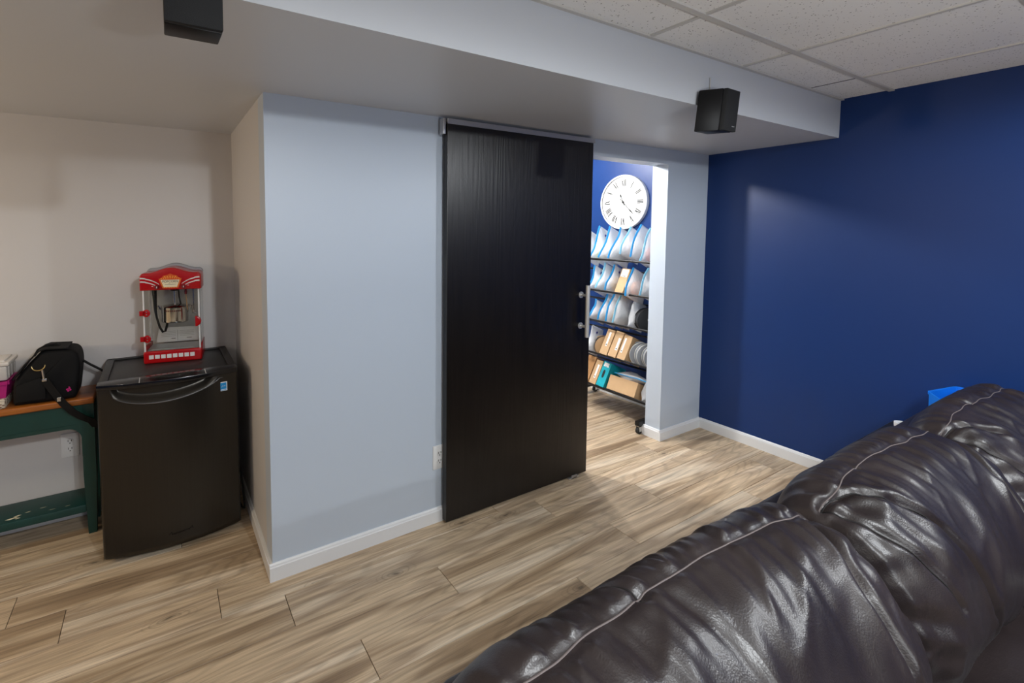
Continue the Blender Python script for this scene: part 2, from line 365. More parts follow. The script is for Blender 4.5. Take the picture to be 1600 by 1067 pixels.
def link(name, data, parent=None):
    o = bpy.data.objects.new(name, data); COL.objects.link(o)
    if parent: o.parent = parent
    return o
def obj(name, mb, m, parent=None, smooth=False, kind=None, label=None):
    me = bpy.data.meshes.new(name); me.from_pydata(mb.v, [], mb.f); me.update()
    bm = bmesh.new(); bm.from_mesh(me); bmesh.ops.recalc_face_normals(bm, faces=bm.faces[:]); bm.to_mesh(me); bm.free()
    me.materials.append(MT[m] if isinstance(m, str) else m)
    if smooth:
        me.polygons.foreach_set('use_smooth', [True] * len(me.polygons))
        if smooth != 'all': me.set_sharp_from_angle(angle=math.radians(38))
    o = link(name, me, parent)
    if kind: o['kind'] = kind
    if label: o['label'] = label
    return o
def thing(name, label, cat, loc=(0, 0, 0), rot=(0, 0, 0), group=None):
    o = bpy.data.objects.new(name, None); COL.objects.link(o); o.location = loc; o.rotation_euler = rot
    o.empty_display_size = 0.05; o['label'] = label; o['category'] = cat
    if group: o['group'] = group
    return o
def struct(name, mb, m, parent=None, smooth=False):
    return obj(name, mb, m, parent, smooth, kind=None if parent else 'structure')
def text_mesh(body, size, m4, extrude=0.0004, width=None):
    c = bpy.data.curves.new('lettering', 'FONT'); c.body = body; c.size = size; c.align_x = 'CENTER'; c.align_y = 'CENTER'; c.extrude = extrude
    o = bpy.data.objects.new('lettering', c); COL.objects.link(o)
    bpy.context.view_layer.update()
    me = bpy.data.meshes.new_from_object(o.evaluated_get(bpy.context.evaluated_depsgraph_get()))
    bpy.data.objects.remove(o)
    if width:
        xs = [v.co.x for v in me.vertices]; k = width / (max(xs) - min(xs))
        for v in me.vertices: v.co.x *= k
    me.transform(m4)
    mb = MB(); mb.add([v.co[:] for v in me.vertices], [tuple(p.vertices) for p in me.polygons]); return mb

# ------------------------------------------------------------------ room dimensions
W = 3.133; H1 = 2.044; H2 = 2.263; SY = -0.765; D = 0.975; XD = 2.654; T = 0.117; HH = 1.945; XO = 1.74
XL = -3.0; YB = -5.6; YF = 3.0

# ------------------------------------------------------------------ floor
fb = MB().box(XL - .1, W + .1, -2.9, YF + .1, -0.08, -0.006).box(XL - .1, W + .1, YB - .1, -2.9, -0.08, 0.0)
floor = struct('floor', fb, 'underlay'); floor.data.materials.append(MT['plank'])
for p in floor.data.polygons:
    if p.center.y < -2.95: p.material_index = 1
PW = 0.177; PL = 1.347; GAP = 0.0024
pm = MB().box(0, PL - GAP, 0, PW - GAP, -0.006, 0.0, 0.0009, 1)
plank0 = None
known = {-1: -0.21, -2: 0.027, -3: 0.65, -4: 0.219, -5: 1.137, 0: -0.735, 1: 0.43, 2: 1.02, -6: -0.12}
for k in range(-12, 16):
    y0 = 0.073 + PW * k
    if y0 > YF or y0 < -2.95: continue
    off = known.get(k, random.uniform(0, PL))
    x = off - PL * math.ceil((off - XL) / PL)
    while x < W:
        x0 = max(x, XL); x1 = min(x + PL, W)
        if x1 - x0 > 0.02:
            if x1 - x0 > PL - .001:
                if plank0 is None: plank0 = obj('plank', pm, 'plank', floor); o = plank0
                else: o = link('plank', plank0.data, floor)
                o.location = (x0, y0, 0)
            else:
                o = obj('plank', MB().box(0, x1 - x0 - GAP, 0, PW - GAP, -0.006, 0, 0.0007, 1), 'plank', floor); o.location = (x0, y0, 0)
        x += PL

# ------------------------------------------------------------------ walls
ZT = 2.42
struct('wall_center', MB().box(0, XO, 0, T, 0, H1 + .1).box(XO, XD, 0, T, HH, H1 + .1).box(XD, W, 0, T, 0, H1 + .1), 'paint')
struct('wall_return', MB().box(0, T, T, D + T, 0, ZT), 'white_paint')
struct('wall_alcove', MB().box(XL, 0.0, D, D + T, 0, H1 + .1), 'white_paint')
struct('wall_right', MB().box(W, W + .1, YB - .1, YF + .1, 0, ZT), 'blue')
struct('wall_left', MB().box(XL - .1, XL, YB - .1, D + T, 0, ZT), 'blue')
struct('wall_rear', MB().box(XL, W, YB - .1, YB, 0, ZT), 'blue')
struct('wall_far', MB().box(T, W, YF, YF + .1, 0, ZT), 'paint')
struct('ceiling_soffit', MB().box(XL, W, SY, T, H1, ZT).box(XL, T - .001, T, D + T, H1, ZT), 'soffit')
struct('ceiling_store', MB().box(T, W, T, YF, 2.30, ZT), 'white_paint')
# suspended ceiling: backing, tiles and tees
ceil = struct('ceiling', MB().box(XL, W, YB, -4.05, H2, ZT).box(XL, W, -4.05, SY, H2 + .03, ZT), 'tee')
TX = 0.689; TY = 0.612; CX = 2.021; CY = -0.988
xs = [XL] + [CX + TX * k for k in range(-8, 3) if XL + .05 < CX + TX * k < W - .02] + [W]
ys = [SY] + [CY - TY * k for k in range(0, 6)]
for i in range(len(xs) - 1):
    for j in range(len(ys) - 1):
        a, b, c, d = xs[i], xs[i + 1], ys[j + 1], ys[j]
        o = obj('ceiling_tile', MB().box(a - (a + b) / 2 + .004, b - (a + b) / 2 - .004, c - (c + d) / 2 + .004, d - (c + d) / 2 - .004, 0, .015, .002, 1), 'tile', ceil)
        o.location = ((a + b) / 2, (c + d) / 2, H2 + .004)
for y in ys[1:]:
    obj('main_tee', MB().box(XL, W, y - .012, y + .012, H2 - .003, H2 + .004), 'tee', ceil)
for i, x in enumerate(xs[1:-1]):
    for j in range(len(ys) - 1):
        if abs(x - 2.71) < .02 and j == 0: continue          # the slipped tile leaves a dark slot here
        obj('cross_tee', MB().box(x - .009, x + .009, ys[j + 1] + .012, ys[j] - (.012 if j else 0), H2 - .002, H2 + .004), 'tee', ceil)
obj('tile_slot', MB().box(2.706, 2.714, ys[1] + .012, SY - .01, H2 + .0035, H2 + .0115), 'black_gap', ceil)
obj('wall_angle', MB().box(XL, W, SY - .016, SY, H2 - .004, H2 + .004), 'tee', ceil)

# baseboards
BH = 0.075; BT = 0.014
def base_prof(s=1): return [(0, 0), (BT, 0), (BT, BH * .80), (BT * .72, BH * .84), (BT * .60, BH * .93), (BT * .35, BH), (0, BH)]
def base_x(name, x0, x1, y):   # board on a wall facing -y
    return struct(name, MB().prism([(y - p, q) for p, q in base_prof()], x0, x1, 'x'), 'trim')
def base_y(name, y0, y1, x, s):   # board on a wall whose face looks along s*x
    return struct(name, MB().prism([(x + s * p, q) for p, q in base_prof()], y0, y1, 'y'), 'trim')
base_x('baseboard_center', -BT, XO, 0)
base_y('baseboard_return', 0.0, D, 0, -1)
base_x('baseboard_alcove', XL, -BT, D)
base_x('baseboard_column', XD - BT, W, 0)
base_y('baseboard_jamb', 0, T + BT, XD, -1)
base_y('baseboard_right', YB, -BT, W, -1)
base_y('baseboard_store', T, YF, W, -1)
base_y('baseboard_left', YB, D, XL, 1)

# ------------------------------------------------------------------ sliding door
DL, DR, DY, DTH, DZ0, DZ1 = 0.836, 1.847, -0.056, 0.036, 0.014, 2.004
door = struct('door_1', MB().box(DL, DR, DY, DY + DTH, DZ0, DZ1, .0025, 2), 'door')
hx = 1.768; hy = -0.108
h = obj('handle', MB().cyl((hx, hy, .868), (hx, hy, 1.172), .0125, 20), 'satin', door, True, label='brushed steel bar handle')
for z in (1.112, .928):
    obj('handle_post', MB().cyl((hx, DY, z), (hx, hy, z), .008, 16), 'satin', door, True)
    obj('rosette', MB().cyl((hx, DY - .004, z), (hx, DY, z), .019, 24), 'satin', door, True)
obj('floor_guide', MB().box(1.70, 1.78, DY - .006, DY + DTH + .004, 0.0, .010, .002).box(1.72, 1.76, DY - .006, DY - .001, 0, .022, .001), 'alu', door, True)
trk = thing('door_track', 'slim aluminium track above the dark sliding door', 'track', (DL - .02, -.03, 2.0))
obj('rail', MB().box(0.02, 1.045, -.026, .024, .010, .030, .002).box(.02, 1.045, -.026, -.022, .004, .012), 'alu', trk)
obj('end_bracket', MB().box(0.0, .014, -.020, .018, -.045, .030, .002), 'alu', trk, True)

# ------------------------------------------------------------------ outlets
def outlet(loc, label, group):
    t = thing('wall_outlet', label, 'outlet', loc, group=group)
    obj('cover_plate', MB().box(-.038, .038, -.006, 0, -.062, .062, .003), 'white_plastic', t, True)
    for s in (1, -1):
        rc = obj('receptacle', MB().prism([(.0165 * math.cos(a) * (1 if abs(math.cos(a)) < .8 else .95), s * .02 + .0145 * math.sin(a)) for a in np.linspace(0, 2 * PI, 24, endpoint=False)], -.0085, -.006, 'y'), 'white_plastic', t, True)
        obj('slot', MB().box(-.0085, -.0060, -.0092, -.0084, s * .02 - .001, s * .02 + .009).box(.0055, .0085, -.0092, -.0084, s * .02 + .0, s * .02 + .009).box(-.0025, .0025, -.0092, -.0084, s * .02 - .011, s * .02 - .006), 'ink', rc)
outlet((0.826, 0, .338), 'white duplex outlet on the grey wall just left of the dark sliding door', 'outlets')
outlet((-0.805, D, .385), 'white duplex outlet low on the alcove wall seen through the green bench', 'outlets')

# ------------------------------------------------------------------ speakers on the soffit
def speaker(base, zb, zt, dtop, label, logo, mount):
    c = np.mean(np.array(base), axis=0)
    t = thing('wall_speaker', label, 'speaker', (c[0], c[1], zb), group='small black speakers on the soffit')
    A, Bq, Cq, Dq = [Vector((p[0] - c[0], p[1] - c[1], 0)) for p in base]   # back-left, front-left, front-right, back-right
    up = Vector((dtop[0], dtop[1], zt - zb))
    def pris(P4, lift0=0, lift1=1):
        bm = bmesh.new()
        lo = [bm.verts.new(p + up * lift0) for p in P4]; hi = [bm.verts.new(p + up * lift1) for p in P4]
        bm.faces.new(lo); bm.faces.new(hi[::-1])
        for i in range(4): bm.faces.new([lo[i], hi[i], hi[(i + 1) % 4], lo[(i + 1) % 4]])
        bmesh.ops.recalc_face_normals(bm, faces=bm.faces[:])
        bmesh.ops.bevel(bm, geom=bm.edges[:], offset=.003, segments=2, profile=.5, affect='EDGES')
        return MB().bm(bm)
    f = lambda P, Q, k: P + (Q - P) * k
    obj('cabinet', pris([A, f(A, Bq, .83), f(Dq, Cq, .83), Dq]), 'speaker_side', t, True)
    g = obj('grille', pris([f(A, Bq, .84), Bq, Cq, f(Dq, Cq, .84)], .005, .995), 'grille', t, True)
    n = (Cq - Bq).normalized(); out = Vector((n.y, -n.x, 0))
    if logo:
        p = Bq + (Cq - Bq) * .62 + up * .12 + out * .0006
        q = n * .022
        obj('maker_badge', MB().add([p - up * .008, p + q - up * .008, p + q + up * .012, p + up * .012], [(0, 1, 2, 3)]), 'greyink', g)
    mid = (A + Dq) / 2 + up * .55
    my = Vector((mid.x, mount - c[1], mid.z))
    obj('wall_bracket', MB().cyl(mid, my + Vector((0, -.004, 0)), .010, 14).box(my.x - .022, my.x + .022, my.y - .006, my.y, my.z - .03, my.z + .03, .002), 'black_plastic', t, True)
    return t
speaker([(1.650, -.775), (1.716, -.863), (1.820, -.860), (1.754, -.772)], 1.923, 2.103, (.024, -.002), 'small black wall speaker at right, near the navy wall, with tiny badge', True, SY)
speaker([(-.352, -.781), (-.353, -.868), (-.241, -.868), (-.243, -.781)], 1.923, 2.14, (.0, -.004), 'small black wall speaker at left, cut off by the top of the photo', False, SY)
cb = obj('speaker_cable', MB().tube([(1.772, SY - .003, 2.09), (1.771, SY - .003, 2.175)], .0024, 6), 'tee')
cb['label'] = 'thin pale cable on the soffit above the right speaker'; cb['category'] = 'cable'

# ------------------------------------------------------------------ clock on the far blue wall
CR = 0.236
ck = thing('wall_clock', 'round white wall clock with roman numerals on blue wall above the rack', 'clock', (W, .712, 1.732), (0, 0, -PI / 2))
# local frame: face looks along -y, x to the viewer's right
obj('rim', MB().lathe([(CR - .016, 0), (CR, 0), (CR, -.028), (CR - .004, -.032), (CR - .014, -.032), (CR - .016, -.028)], (0, 0, 0), 'y', 64), 'clock_white', ck, True)
nb = 7; bw = 2 * (CR - .016) / nb
for i in range(nb):
    x0 = -(CR - .016) + i * bw + .0011; x1 = x0 + bw - .0022; R0 = CR - .016
    top = [(x, math.sqrt(max(0, R0 * R0 - x * x))) for x in np.linspace(x0, x1, 9)]
    poly = top + [(x, -z) for x, z in top[::-1]]
    obj('face_board', MB().prism(poly, -.020, -.008, 'y'), 'clock_white', ck)
obj('face_back', MB().lathe([(0, -.002), (CR - .012, -.002), (CR - .012, -.008), (0, -.008)], (0, 0, 0), 'y', 48), 'clock_line', ck)
def ring(r, wd, y, h):
    return MB().lathe([(r, y), (r + wd, y), (r + wd, y - h), (r, y - h), (r, y)], (0, 0, 0), 'y', 64)
obj('minute_ring', ring(.207, .0022, -.020, .0006), 'clock_line', ck)
NUM = {12: 'XII', 1: 'I', 2: 'II', 3: 'III', 4: 'IV', 5: 'V', 6: 'VI', 7: 'VII', 8: 'VIII', 9: 'IX', 10: 'X', 11: 'XI'}
for hn, tx in NUM.items():
    mb = MB(); wid = {'I': .012, 'V': .026, 'X': .026}
    tot = sum(wid[c] for c in tx); x = -tot / 2; hh = .030
    def bar(xa, za, xb, zb, wd):
        mb.add([(xa - wd, -.0207, za), (xa + wd, -.0207, za), (xb + wd, -.0207, zb), (xb - wd, -.0207, zb)], [(0, 1, 2, 3)])
    for c in tx:
        cx = x + wid[c] / 2; x += wid[c]
        if c == 'I': bar(cx, -hh, cx, hh, .0040)
        if c == 'V': bar(cx - .009, hh, cx, -hh, .0040); bar(cx + .009, hh, cx, -hh, .0022)
        if c == 'X': bar(cx - .009, hh, cx + .009, -hh, .0040); bar(cx + .009, hh, cx - .009, -hh, .0022)
    o = obj('numeral', mb, 'ink', ck)
    a = 2 * PI * hn / 12
    o.matrix_local = Matrix.Rotation(a, 4, 'Y') @ Matrix.Translation((0, 0, .168))
def hand(name, ang, ln, tail, wd, y):
    mb = MB()
    pts = [(-wd, -tail), (wd, -tail), (wd * .8, ln * .55), (wd * 2.6, ln * .70), (0, ln), (-wd * 2.6, ln * .70), (-wd * .8, ln * .55)]
    mb.prism(pts, y, y - .0015, 'y')
    o = obj(name, mb, 'ink', ck); o.matrix_local = Matrix.Rotation(ang, 4, 'Y')
hand('hour_hand', 2 * PI * (11.15 / 12), .085, .03, .0028, -.022)
hand('minute_hand', 2 * PI * (22.5 / 60), .15, .04, .0022, -.025)
obj('hub', MB().lathe([(0, -.028), (.010, -.028), (.010, -.020), (0, -.020)], (0, 0, 0), 'y', 20), 'ink', ck)

# ------------------------------------------------------------------ rack in the store room
TLT = math.radians(24)
E1 = Vector((math.sin(TLT), 0, math.cos(TLT))); E2 = Vector((0, -1, 0)); E3 = Vector((math.cos(TLT), 0, -math.sin(TLT)))
RX = 2.70; SHZ = [1.255, 1.0, .75, .48, .21]; RY0, RY1 = .145, .93
rack = thing('storage_rack', 'black metal rack of five sloping shelves on casters against the blue wall', 'rack', (2.85, .72, 0))
def rk(mb): mb.v = [(x - 2.85, y - .72, z) for x, y, z in mb.v]; return mb
for z in SHZ:
    sh = obj('shelf_rail', rk(MB().cyl((RX, RY0, z), (RX, RY1, z), .0085, 12)), 'rack', rack, True)
    bk = Vector((RX, 0, z)) + E3 * .25
    obj('rear_rail', rk(MB().cyl((bk.x, RY0, bk.z), (bk.x, RY1, bk.z), .0085, 12)), 'rack', rack, True)
for y in (RY0, RY1):
    obj('end_post', rk(MB().cyl((2.945, y, .07), (2.945, y, 1.40), .012, 12)), 'rack', rack, True)
    for z in SHZ:
        bk = Vector((RX, y, z)) + E3 * .25
        obj('shelf_arm', rk(MB().cyl((RX, y, z), (bk.x, y, bk.z), .008, 10)), 'rack', rack, True)
    ft = obj('foot', rk(MB().box(2.60, 3.10, y - .018, y + .018, .062, .098, .004)), 'rack', rack, True)
    for xx in (2.625, 3.07):
        obj('caster', rk(MB().cyl((xx, y - .011, .025), (xx, y + .011, .025), .025, 18)), 'rubber', ft, True)
        obj('caster_fork', rk(MB().box(xx - .014, xx + .014, y - .016, y - .0125, .02, .064).box(xx - .014, xx + .014, y + .0125, y + .016, .02, .064).box(xx - .014, xx + .014, y - .016, y + .016, .055, .064)), 'chrome', ft)

def frame_mtx(x, y, z, lean=0.0):
    # columns: across (towards the doorway), depth (to the wall), up the slope
    e1 = (E1 + Vector((0, lean, 0))).normalized()
    e2 = (E2 - E2.dot(e1) * e1).normalized(); e3 = e2.cross(e1).normalized()
    if e3.dot(E3) < 0: e3 = -e3
    mm = Matrix.Identity(4)
    for i in range(3): mm[i][0] = e2[i]; mm[i][1] = e3[i]; mm[i][2] = e1[i]
    mm.translation = (x, y, z); return mm
LIFT = .0095
def on_shelf(k, y, fwd=0.0, up=0.0):
    p = Vector((RX, y, SHZ[k])) + E1 * (LIFT + up) - E3 * fwd
    return p.x, p.y, p.z

def vnoise(x, y, seed=0):
    xi = np.floor(x).astype(int); yi = np.floor(y).astype(int); xf = x - xi; yf = y - yi
    def hsh(a, b):
        n = (a * 374761393 + b * 668265263 + seed * 1442695041) & 0x7fffffff
        n = ((n ^ (n >> 13)) * 1274126177) & 0x7fffffff
        return ((n ^ (n >> 16)) & 0xffff) / 65535.0 * 2 - 1
    u = xf * xf * (3 - 2 * xf); v = yf * yf * (3 - 2 * yf)
    return (hsh(xi, yi) * (1 - u) + hsh(xi + 1, yi) * u) * (1 - v) + (hsh(xi, yi + 1) * (1 - u) + hsh(xi + 1, yi + 1) * u) * v

nbag = [0]
def zip_bag(k, y, label, length=.25, depth=.20, th=.075, content=None, pale=False, lean=-.05, up=0.0, logo=False, flatlay=None, zipon=True, fwd=0.0, group='zip bags on the rack'):
    nbag[0] += 1; sd = nbag[0]
    t = thing('zip_bag', label, 'bag', group=group)
    t.matrix_world = flatlay if flatlay is not None else frame_mtx(*on_shelf(k, y, fwd, up), lean)
    nu, nv = 22, 20
    s = np.linspace(0, 1, nu)[:, None]; q = np.linspace(0, 1, nv)[None, :]
    prof = (np.sin(PI * np.clip(s, 0, 1)) ** .55) * (np.sin(PI * q ** .85) ** .6)
    bulge = th / 2 * prof * (0.55 + .75 * np.exp(-((s - .32) ** 2) / .10))
    wr = vnoise(s * 7 + q * 3 + sd * 7, q * 6 + s * 2, sd) * .0045 * prof
    mb = MB()
    wob = .003 * vnoise(s * 4 + sd, q * 0 + sd, sd + 5)
    dd = depth * (1 - .18 * s)        # narrower at the top
    for sg in (1, -1):
        P = np.zeros((nu, nv, 3))
        P[..., 0] = sg * bulge + wr + wob; P[..., 1] = q * dd + .012 * np.sin(s * 5 + sd) * (1 - q); P[..., 2] = s * length
        mb.grid(P)
    bm = bmesh.new(); tmp = bpy.data.meshes.new('tmp'); tmp.from_pydata(mb.v, [], mb.f); bm.from_mesh(tmp); bmesh.ops.remove_doubles(bm, verts=bm.verts, dist=.0004)
    pouch = obj('pouch', MB().bm(bm), 'bag', t, 'all')
    if zipon:
        pts = []
        for i in range(0, nu): pts.append((float(wob[i, 0] + wr[i, 0]), -.004 + float(.012 * math.sin(s[i, 0] * 5 + sd)), float(s[i, 0] * length)))
        obj('zip_strip', MB().strap(pts, .014, .004, (0.35, .94, 0)), 'zip_pale' if pale else 'zip', t, True)
    if content:
        c0 = obj('contents', MB().lathe([(0, -th * .24), (.056, -th * .24), (.062, -th * .18), (.062, th * .18), (.056, th * .24), (0, th * .24)], (0, 0, 0), 'x', 22), CONT[content], t, True)
        c0.location = (0, depth * .50, min(.095, length * .5))
    if logo:
        lg = obj('round_mark', MB().lathe([(0, 0), (.010, 0), (.010, .0008), (0, .0008)], (0, 0, 0), 'x', 18), 'mark', t)
        lg.location = (th * .30, .055, length * .80)
    return t

# top shelf, from the jamb backwards
L0 = 'cloudy zip bag on the top shelf, '
zip_bag(0, .238, L0 + 'nearest the doorway jamb, reddish contents', .265, .235, .088, 'red', pale=True)
zip_bag(0, .335, L0 + 'second from the jamb, bright blue slanting zip', .27, .235, .088, None, up=.03)
zip_bag(0, .425, L0 + 'third from the jamb, pale raised zip', .24, .235, .092, 'pale', pale=True, up=.045)
zip_bag(0, .512, L0 + 'fourth from the jamb, grey spool showing through', .275, .24, .088, 'grey')
zip_bag(0, .610, L0 + 'fifth from the jamb, right below the clock rim', .28, .235, .088, 'white')
zip_bag(0, .705, L0 + 'sixth from the jamb, green and yellow contents', .28, .235, .088, 'green', logo=True)
zip_bag(0, .800, L0 + 'farthest, half hidden by the dark door', .24, .235, .08, None, zipon=False)
# second shelf
L1 = 'cloudy zip bag on the second shelf, '
zip_bag(1, .235, L1 + 'nearest the doorway jamb', .22, .23, .08, 'white', pale=True)
zip_bag(1, .325, L1 + 'with an orange spool and a bold blue zip', .235, .235, .092, 'orange', lean=.02, fwd=.03, up=-.03)
def carton(name, k, y, w_, ht, dp, m, label, lab=None, lean=0.0, up=0.0, cat='box', group='cartons on the rack', fwd=0.0, strip=None):
    t = thing(name, label, cat, group=group); t.matrix_world = frame_mtx(*on_shelf(k, y, fwd, up), lean)
    obj('card_body', MB().box(0, w_, 0, dp, 0, ht, .0015, 1), m, t)
    obj('lid_flap', MB().box(.001, w_ - .001, .003, dp - .002, ht, ht + .0016).box(.002, w_ - .002, -.0012, 0, ht * .93, ht - .001), m, t)
    if lab:
        a, b, c, d = lab
        obj('paper_label', MB().box(a, b, -.0016, -.0001, c, d), 'label', t)
        obj('label_print', MB().box(a + (b - a) * .25, b - (b - a) * .25, -.0022, -.0016, c + (d - c) * .08, c + (d - c) * .16), 'ink', t)
    return t
carton('carton', 1, .455, .075, .20, .19, 'kraft', 'kraft carton between bags on the second shelf, white label on top of its front', (.008, .066, .13, .192), lean=-.04)
zip_bag(1, .540, L1 + 'left of the kraft carton, reddish film inside', .225, .235, .088, 'amber', logo=True, lean=-.03)
zip_bag(1, .615, L1 + 'third back behind the kraft carton, crumpled', .225, .235, .08, None, fwd=.02, pale=True)
zip_bag(1, .715, L1 + 'farthest back, white spool with a blue band inside', .20, .235, .088, 'white', logo=True)
# third shelf
L2 = 'cloudy zip bag on the third shelf, '
def spool(k, y, R0, wd, mf, mr, label, marks=False, group='filament spools on the rack', film=None, fwd=0.0):
    p = Vector((RX, y, SHZ[k])) + E1 * (R0 + LIFT) + E3 * (.095 - fwd)
    t = thing('filament_spool', label, 'spool', p, (0, 0, math.radians(-27)), group=group)
    for nm, a in (('flange', -wd / 2), ('flange', wd / 2 - .004)):
        obj(nm, MB().lathe([(.026, a), (R0 - .002, a), (R0, a + .001), (R0, a + .003), (R0 - .002, a + .004), (.026, a + .004), (.026, a)], (0, 0, 0), 'y', 40), mf, t, True)
        obj('rim_band', MB().lathe([(R0 - .001, a - .0004), (R0 + .0014, a - .0004), (R0 + .0014, a + .0044), (R0 - .001, a + .0044), (R0 - .001, a - .0004)], (0, 0, 0), 'y', 40), mr, t, True)
    obj('winding', MB().lathe([(.03, -wd / 2 + .005), (R0 * .95, -wd / 2 + .005), (R0 * .95, wd / 2 - .005), (.03, wd / 2 - .005)], (0, 0, 0), 'y', 36), film or mf, t, True)
    obj('hub', MB().lathe([(.020, -wd / 2), (.026, -wd / 2), (.026, wd / 2), (.020, wd / 2), (.020, -wd / 2)], (0, 0, 0), 'y', 24).lathe([(0, -wd / 2 + .004), (.02, -wd / 2 + .004)], (0, 0, 0), 'y', 24), mf, t, True)
    if marks:
        obj('pale_mark', MB().box(-.012, -.004, -wd / 2 - .0012, -wd / 2 - .0002, .002, .012).box(.004, .010, -wd / 2 - .0012, -wd / 2 - .0002, -.012, -.002), 'label', t)
    return t
spool(2, .245, .092, .055, 'spool_black', 'spool_black', 'black filament spool at the jamb end of the third shelf', True)
zip_bag(2, .330, L2 + 'clear and loose, tied against the black spool', .215, .19, .075, 'white', zipon=False, lean=.0)
zip_bag(2, .455, L2 + 'third from the spool end, long pale slanting zip', .25, .235, .088, 'grey', pale=True, lean=-.06, fwd=.02)
zip_bag(2, .525, L2 + 'behind the pale zip, amber corner', .255, .235, .08, 'amber', logo=True, lean=-.02, fwd=.015)
zip_bag(2, .605, L2 + 'with a curved blue zip edge', .23, .23, .085, 'white', lean=-.04)
zip_bag(2, .690, L2 + 'farthest, folded over beside the door handle', .17, .19, .055, 'pale', lean=-.02)
# fourth shelf
for y, nm in ((.176, 'nearest the jamb'), (.238, 'in the middle of the three'), (.300, 'next to the kraft cartons')):
    spool(3, y, .090, .038, 'spool_grey', 'spool_rim', 'pale grey filament spool on the fourth shelf, ' + nm)
carton('carton', 3, .415, .074, .195, .20, 'kraft', 'kraft carton beside the grey spools on the fourth shelf, narrow label', (.014, .030, .05, .17), lean=-.08, fwd=.006)
carton('carton', 3, .497, .074, .210, .20, 'kraft', 'middle kraft carton of three on the fourth shelf, label with bar code', (.045, .066, .06, .16), lean=-.08, fwd=.010)
carton('carton', 3, .579, .074, .210, .20, 'kraft', 'farthest kraft carton of three on the fourth shelf, long white strip', (.030, .046, .07, .19), lean=-.08, fwd=.012)
spool(3, .645, .080, .05, 'kraft', 'kraft', 'cardboard filament spool with dark winding on the fourth shelf', film='spool_black')
zip_bag(3, .715, 'clear bag hanging over the fourth shelf rail by the door edge', .23, .18, .06, 'white', zipon=False, logo=True, fwd=.03, up=-.02)
# bottom shelf
zip_bag(4, .190, 'clear bag with dark contents at the jamb end of the bottom shelf', .15, .2, .10, 'dark', zipon=False)
carton('mailer_carton', 4, .500, .255, .115, .20, 'kraft', 'wide low kraft carton lying on the bottom shelf', None, lean=.0, fwd=.01)
zip_bag(4, 0, 'flat clear bag with blue zip lying on top of the wide kraft carton', .29, .19, .085, 'white', flatlay=Matrix.Translation(Vector((RX + .01, .485, SHZ[4])) + E1 * .150) @ Matrix(((E1.x, E3.x, 0, 0), (0, 0, -1, 0), (E1.z, E3.z, 0, 0), (0, 0, 0, 1))))
tc_ = carton('teal_carton', 4, .605, .075, .205, .20, 'teal', 'teal carton with a black oval cut-out on the bottom shelf', (.012, .060, .165, .198), lean=-.07, fwd=.012)
obj('oval_cutout', MB().prism([(.036 + .010 * math.cos(a), .105 + .022 * math.sin(a) + (.012 if math.sin(a) > 0 else -.012)) for a in np.linspace(0, 2 * PI, 26, endpoint=False)], -.0024, -.0004, 'y'), 'ink', tc_)
carton('carton', 4, .680, .068, .20, .20, 'kraft', 'kraft carton left of the teal carton on the bottom shelf', (.030, .046, .05, .165), lean=-.07, fwd=.010)
carton('carton', 4, .775, .085, .22, .20, 'kraft_dark', 'darker kraft carton by the door edge on the bottom shelf', (.005, .05, .04, .10), lean=-.07, fwd=.010)

# ------------------------------------------------------------------ sofa
def spline(P, n):
    P = np.array(P, float); m_ = len(P); d = np.r_[0, np.cumsum(np.linalg.norm(np.diff(P, axis=0), axis=1))]
    tt = np.linspace(0, d[-1], n); out = np.zeros((n, P.shape[1]))
    tan = np.zeros_like(P)
    for i in range(m_):
        a, b = max(i - 1, 0), min(i + 1, m_ - 1); tan[i] = (P[b] - P[a]) / (d[b] - d[a])
    for k, t in enumerate(tt):
        i = min(max(np.searchsorted(d, t) - 1, 0), m_ - 2); h_ = d[i + 1] - d[i]; s = (t - d[i]) / h_
        out[k] = (2 * s**3 - 3 * s**2 + 1) * P[i] + (s**3 - 2 * s**2 + s) * h_ * tan[i] + (-2 * s**3 + 3 * s**2) * P[i + 1] + (s**3 - s**2) * h_ * tan[i + 1]
    return out, tt

sofa = thing('recliner_sofa', 'dark brown leather recliner sofa with three puffy wrinkled backrests', 'sofa', (1.4, -1.75, 0))
SO = np.array([1.4, -1.75, 0.0])
PROF = [(-1.365, .38), (-1.375, .56), (-1.385, .72), (-1.405, .81), (-1.448, .862), (-1.50, .874), (-1.535, .866), (-1.60, .846), (-1.675, .785), (-1.742, .685), (-1.765, .585), (-1.742, .50), (-1.66, .45), (-1.56, .44)]

def polydist(X, Y, pl):
    d = np.full(X.shape, 9.0)
    for (a, b) in zip(pl[:-1], pl[1:]):
        ax, ay = a; bx, by = b; L2 = (bx - ax) ** 2 + (by - ay) ** 2 + 1e-12
        t = np.clip(((X - ax) * (bx - ax) + (Y - ay) * (by - ay)) / L2, 0, 1)
        d = np.minimum(d, np.hypot(X - ax - t * (bx - ax), Y - ay - t * (by - ay)))
    return d

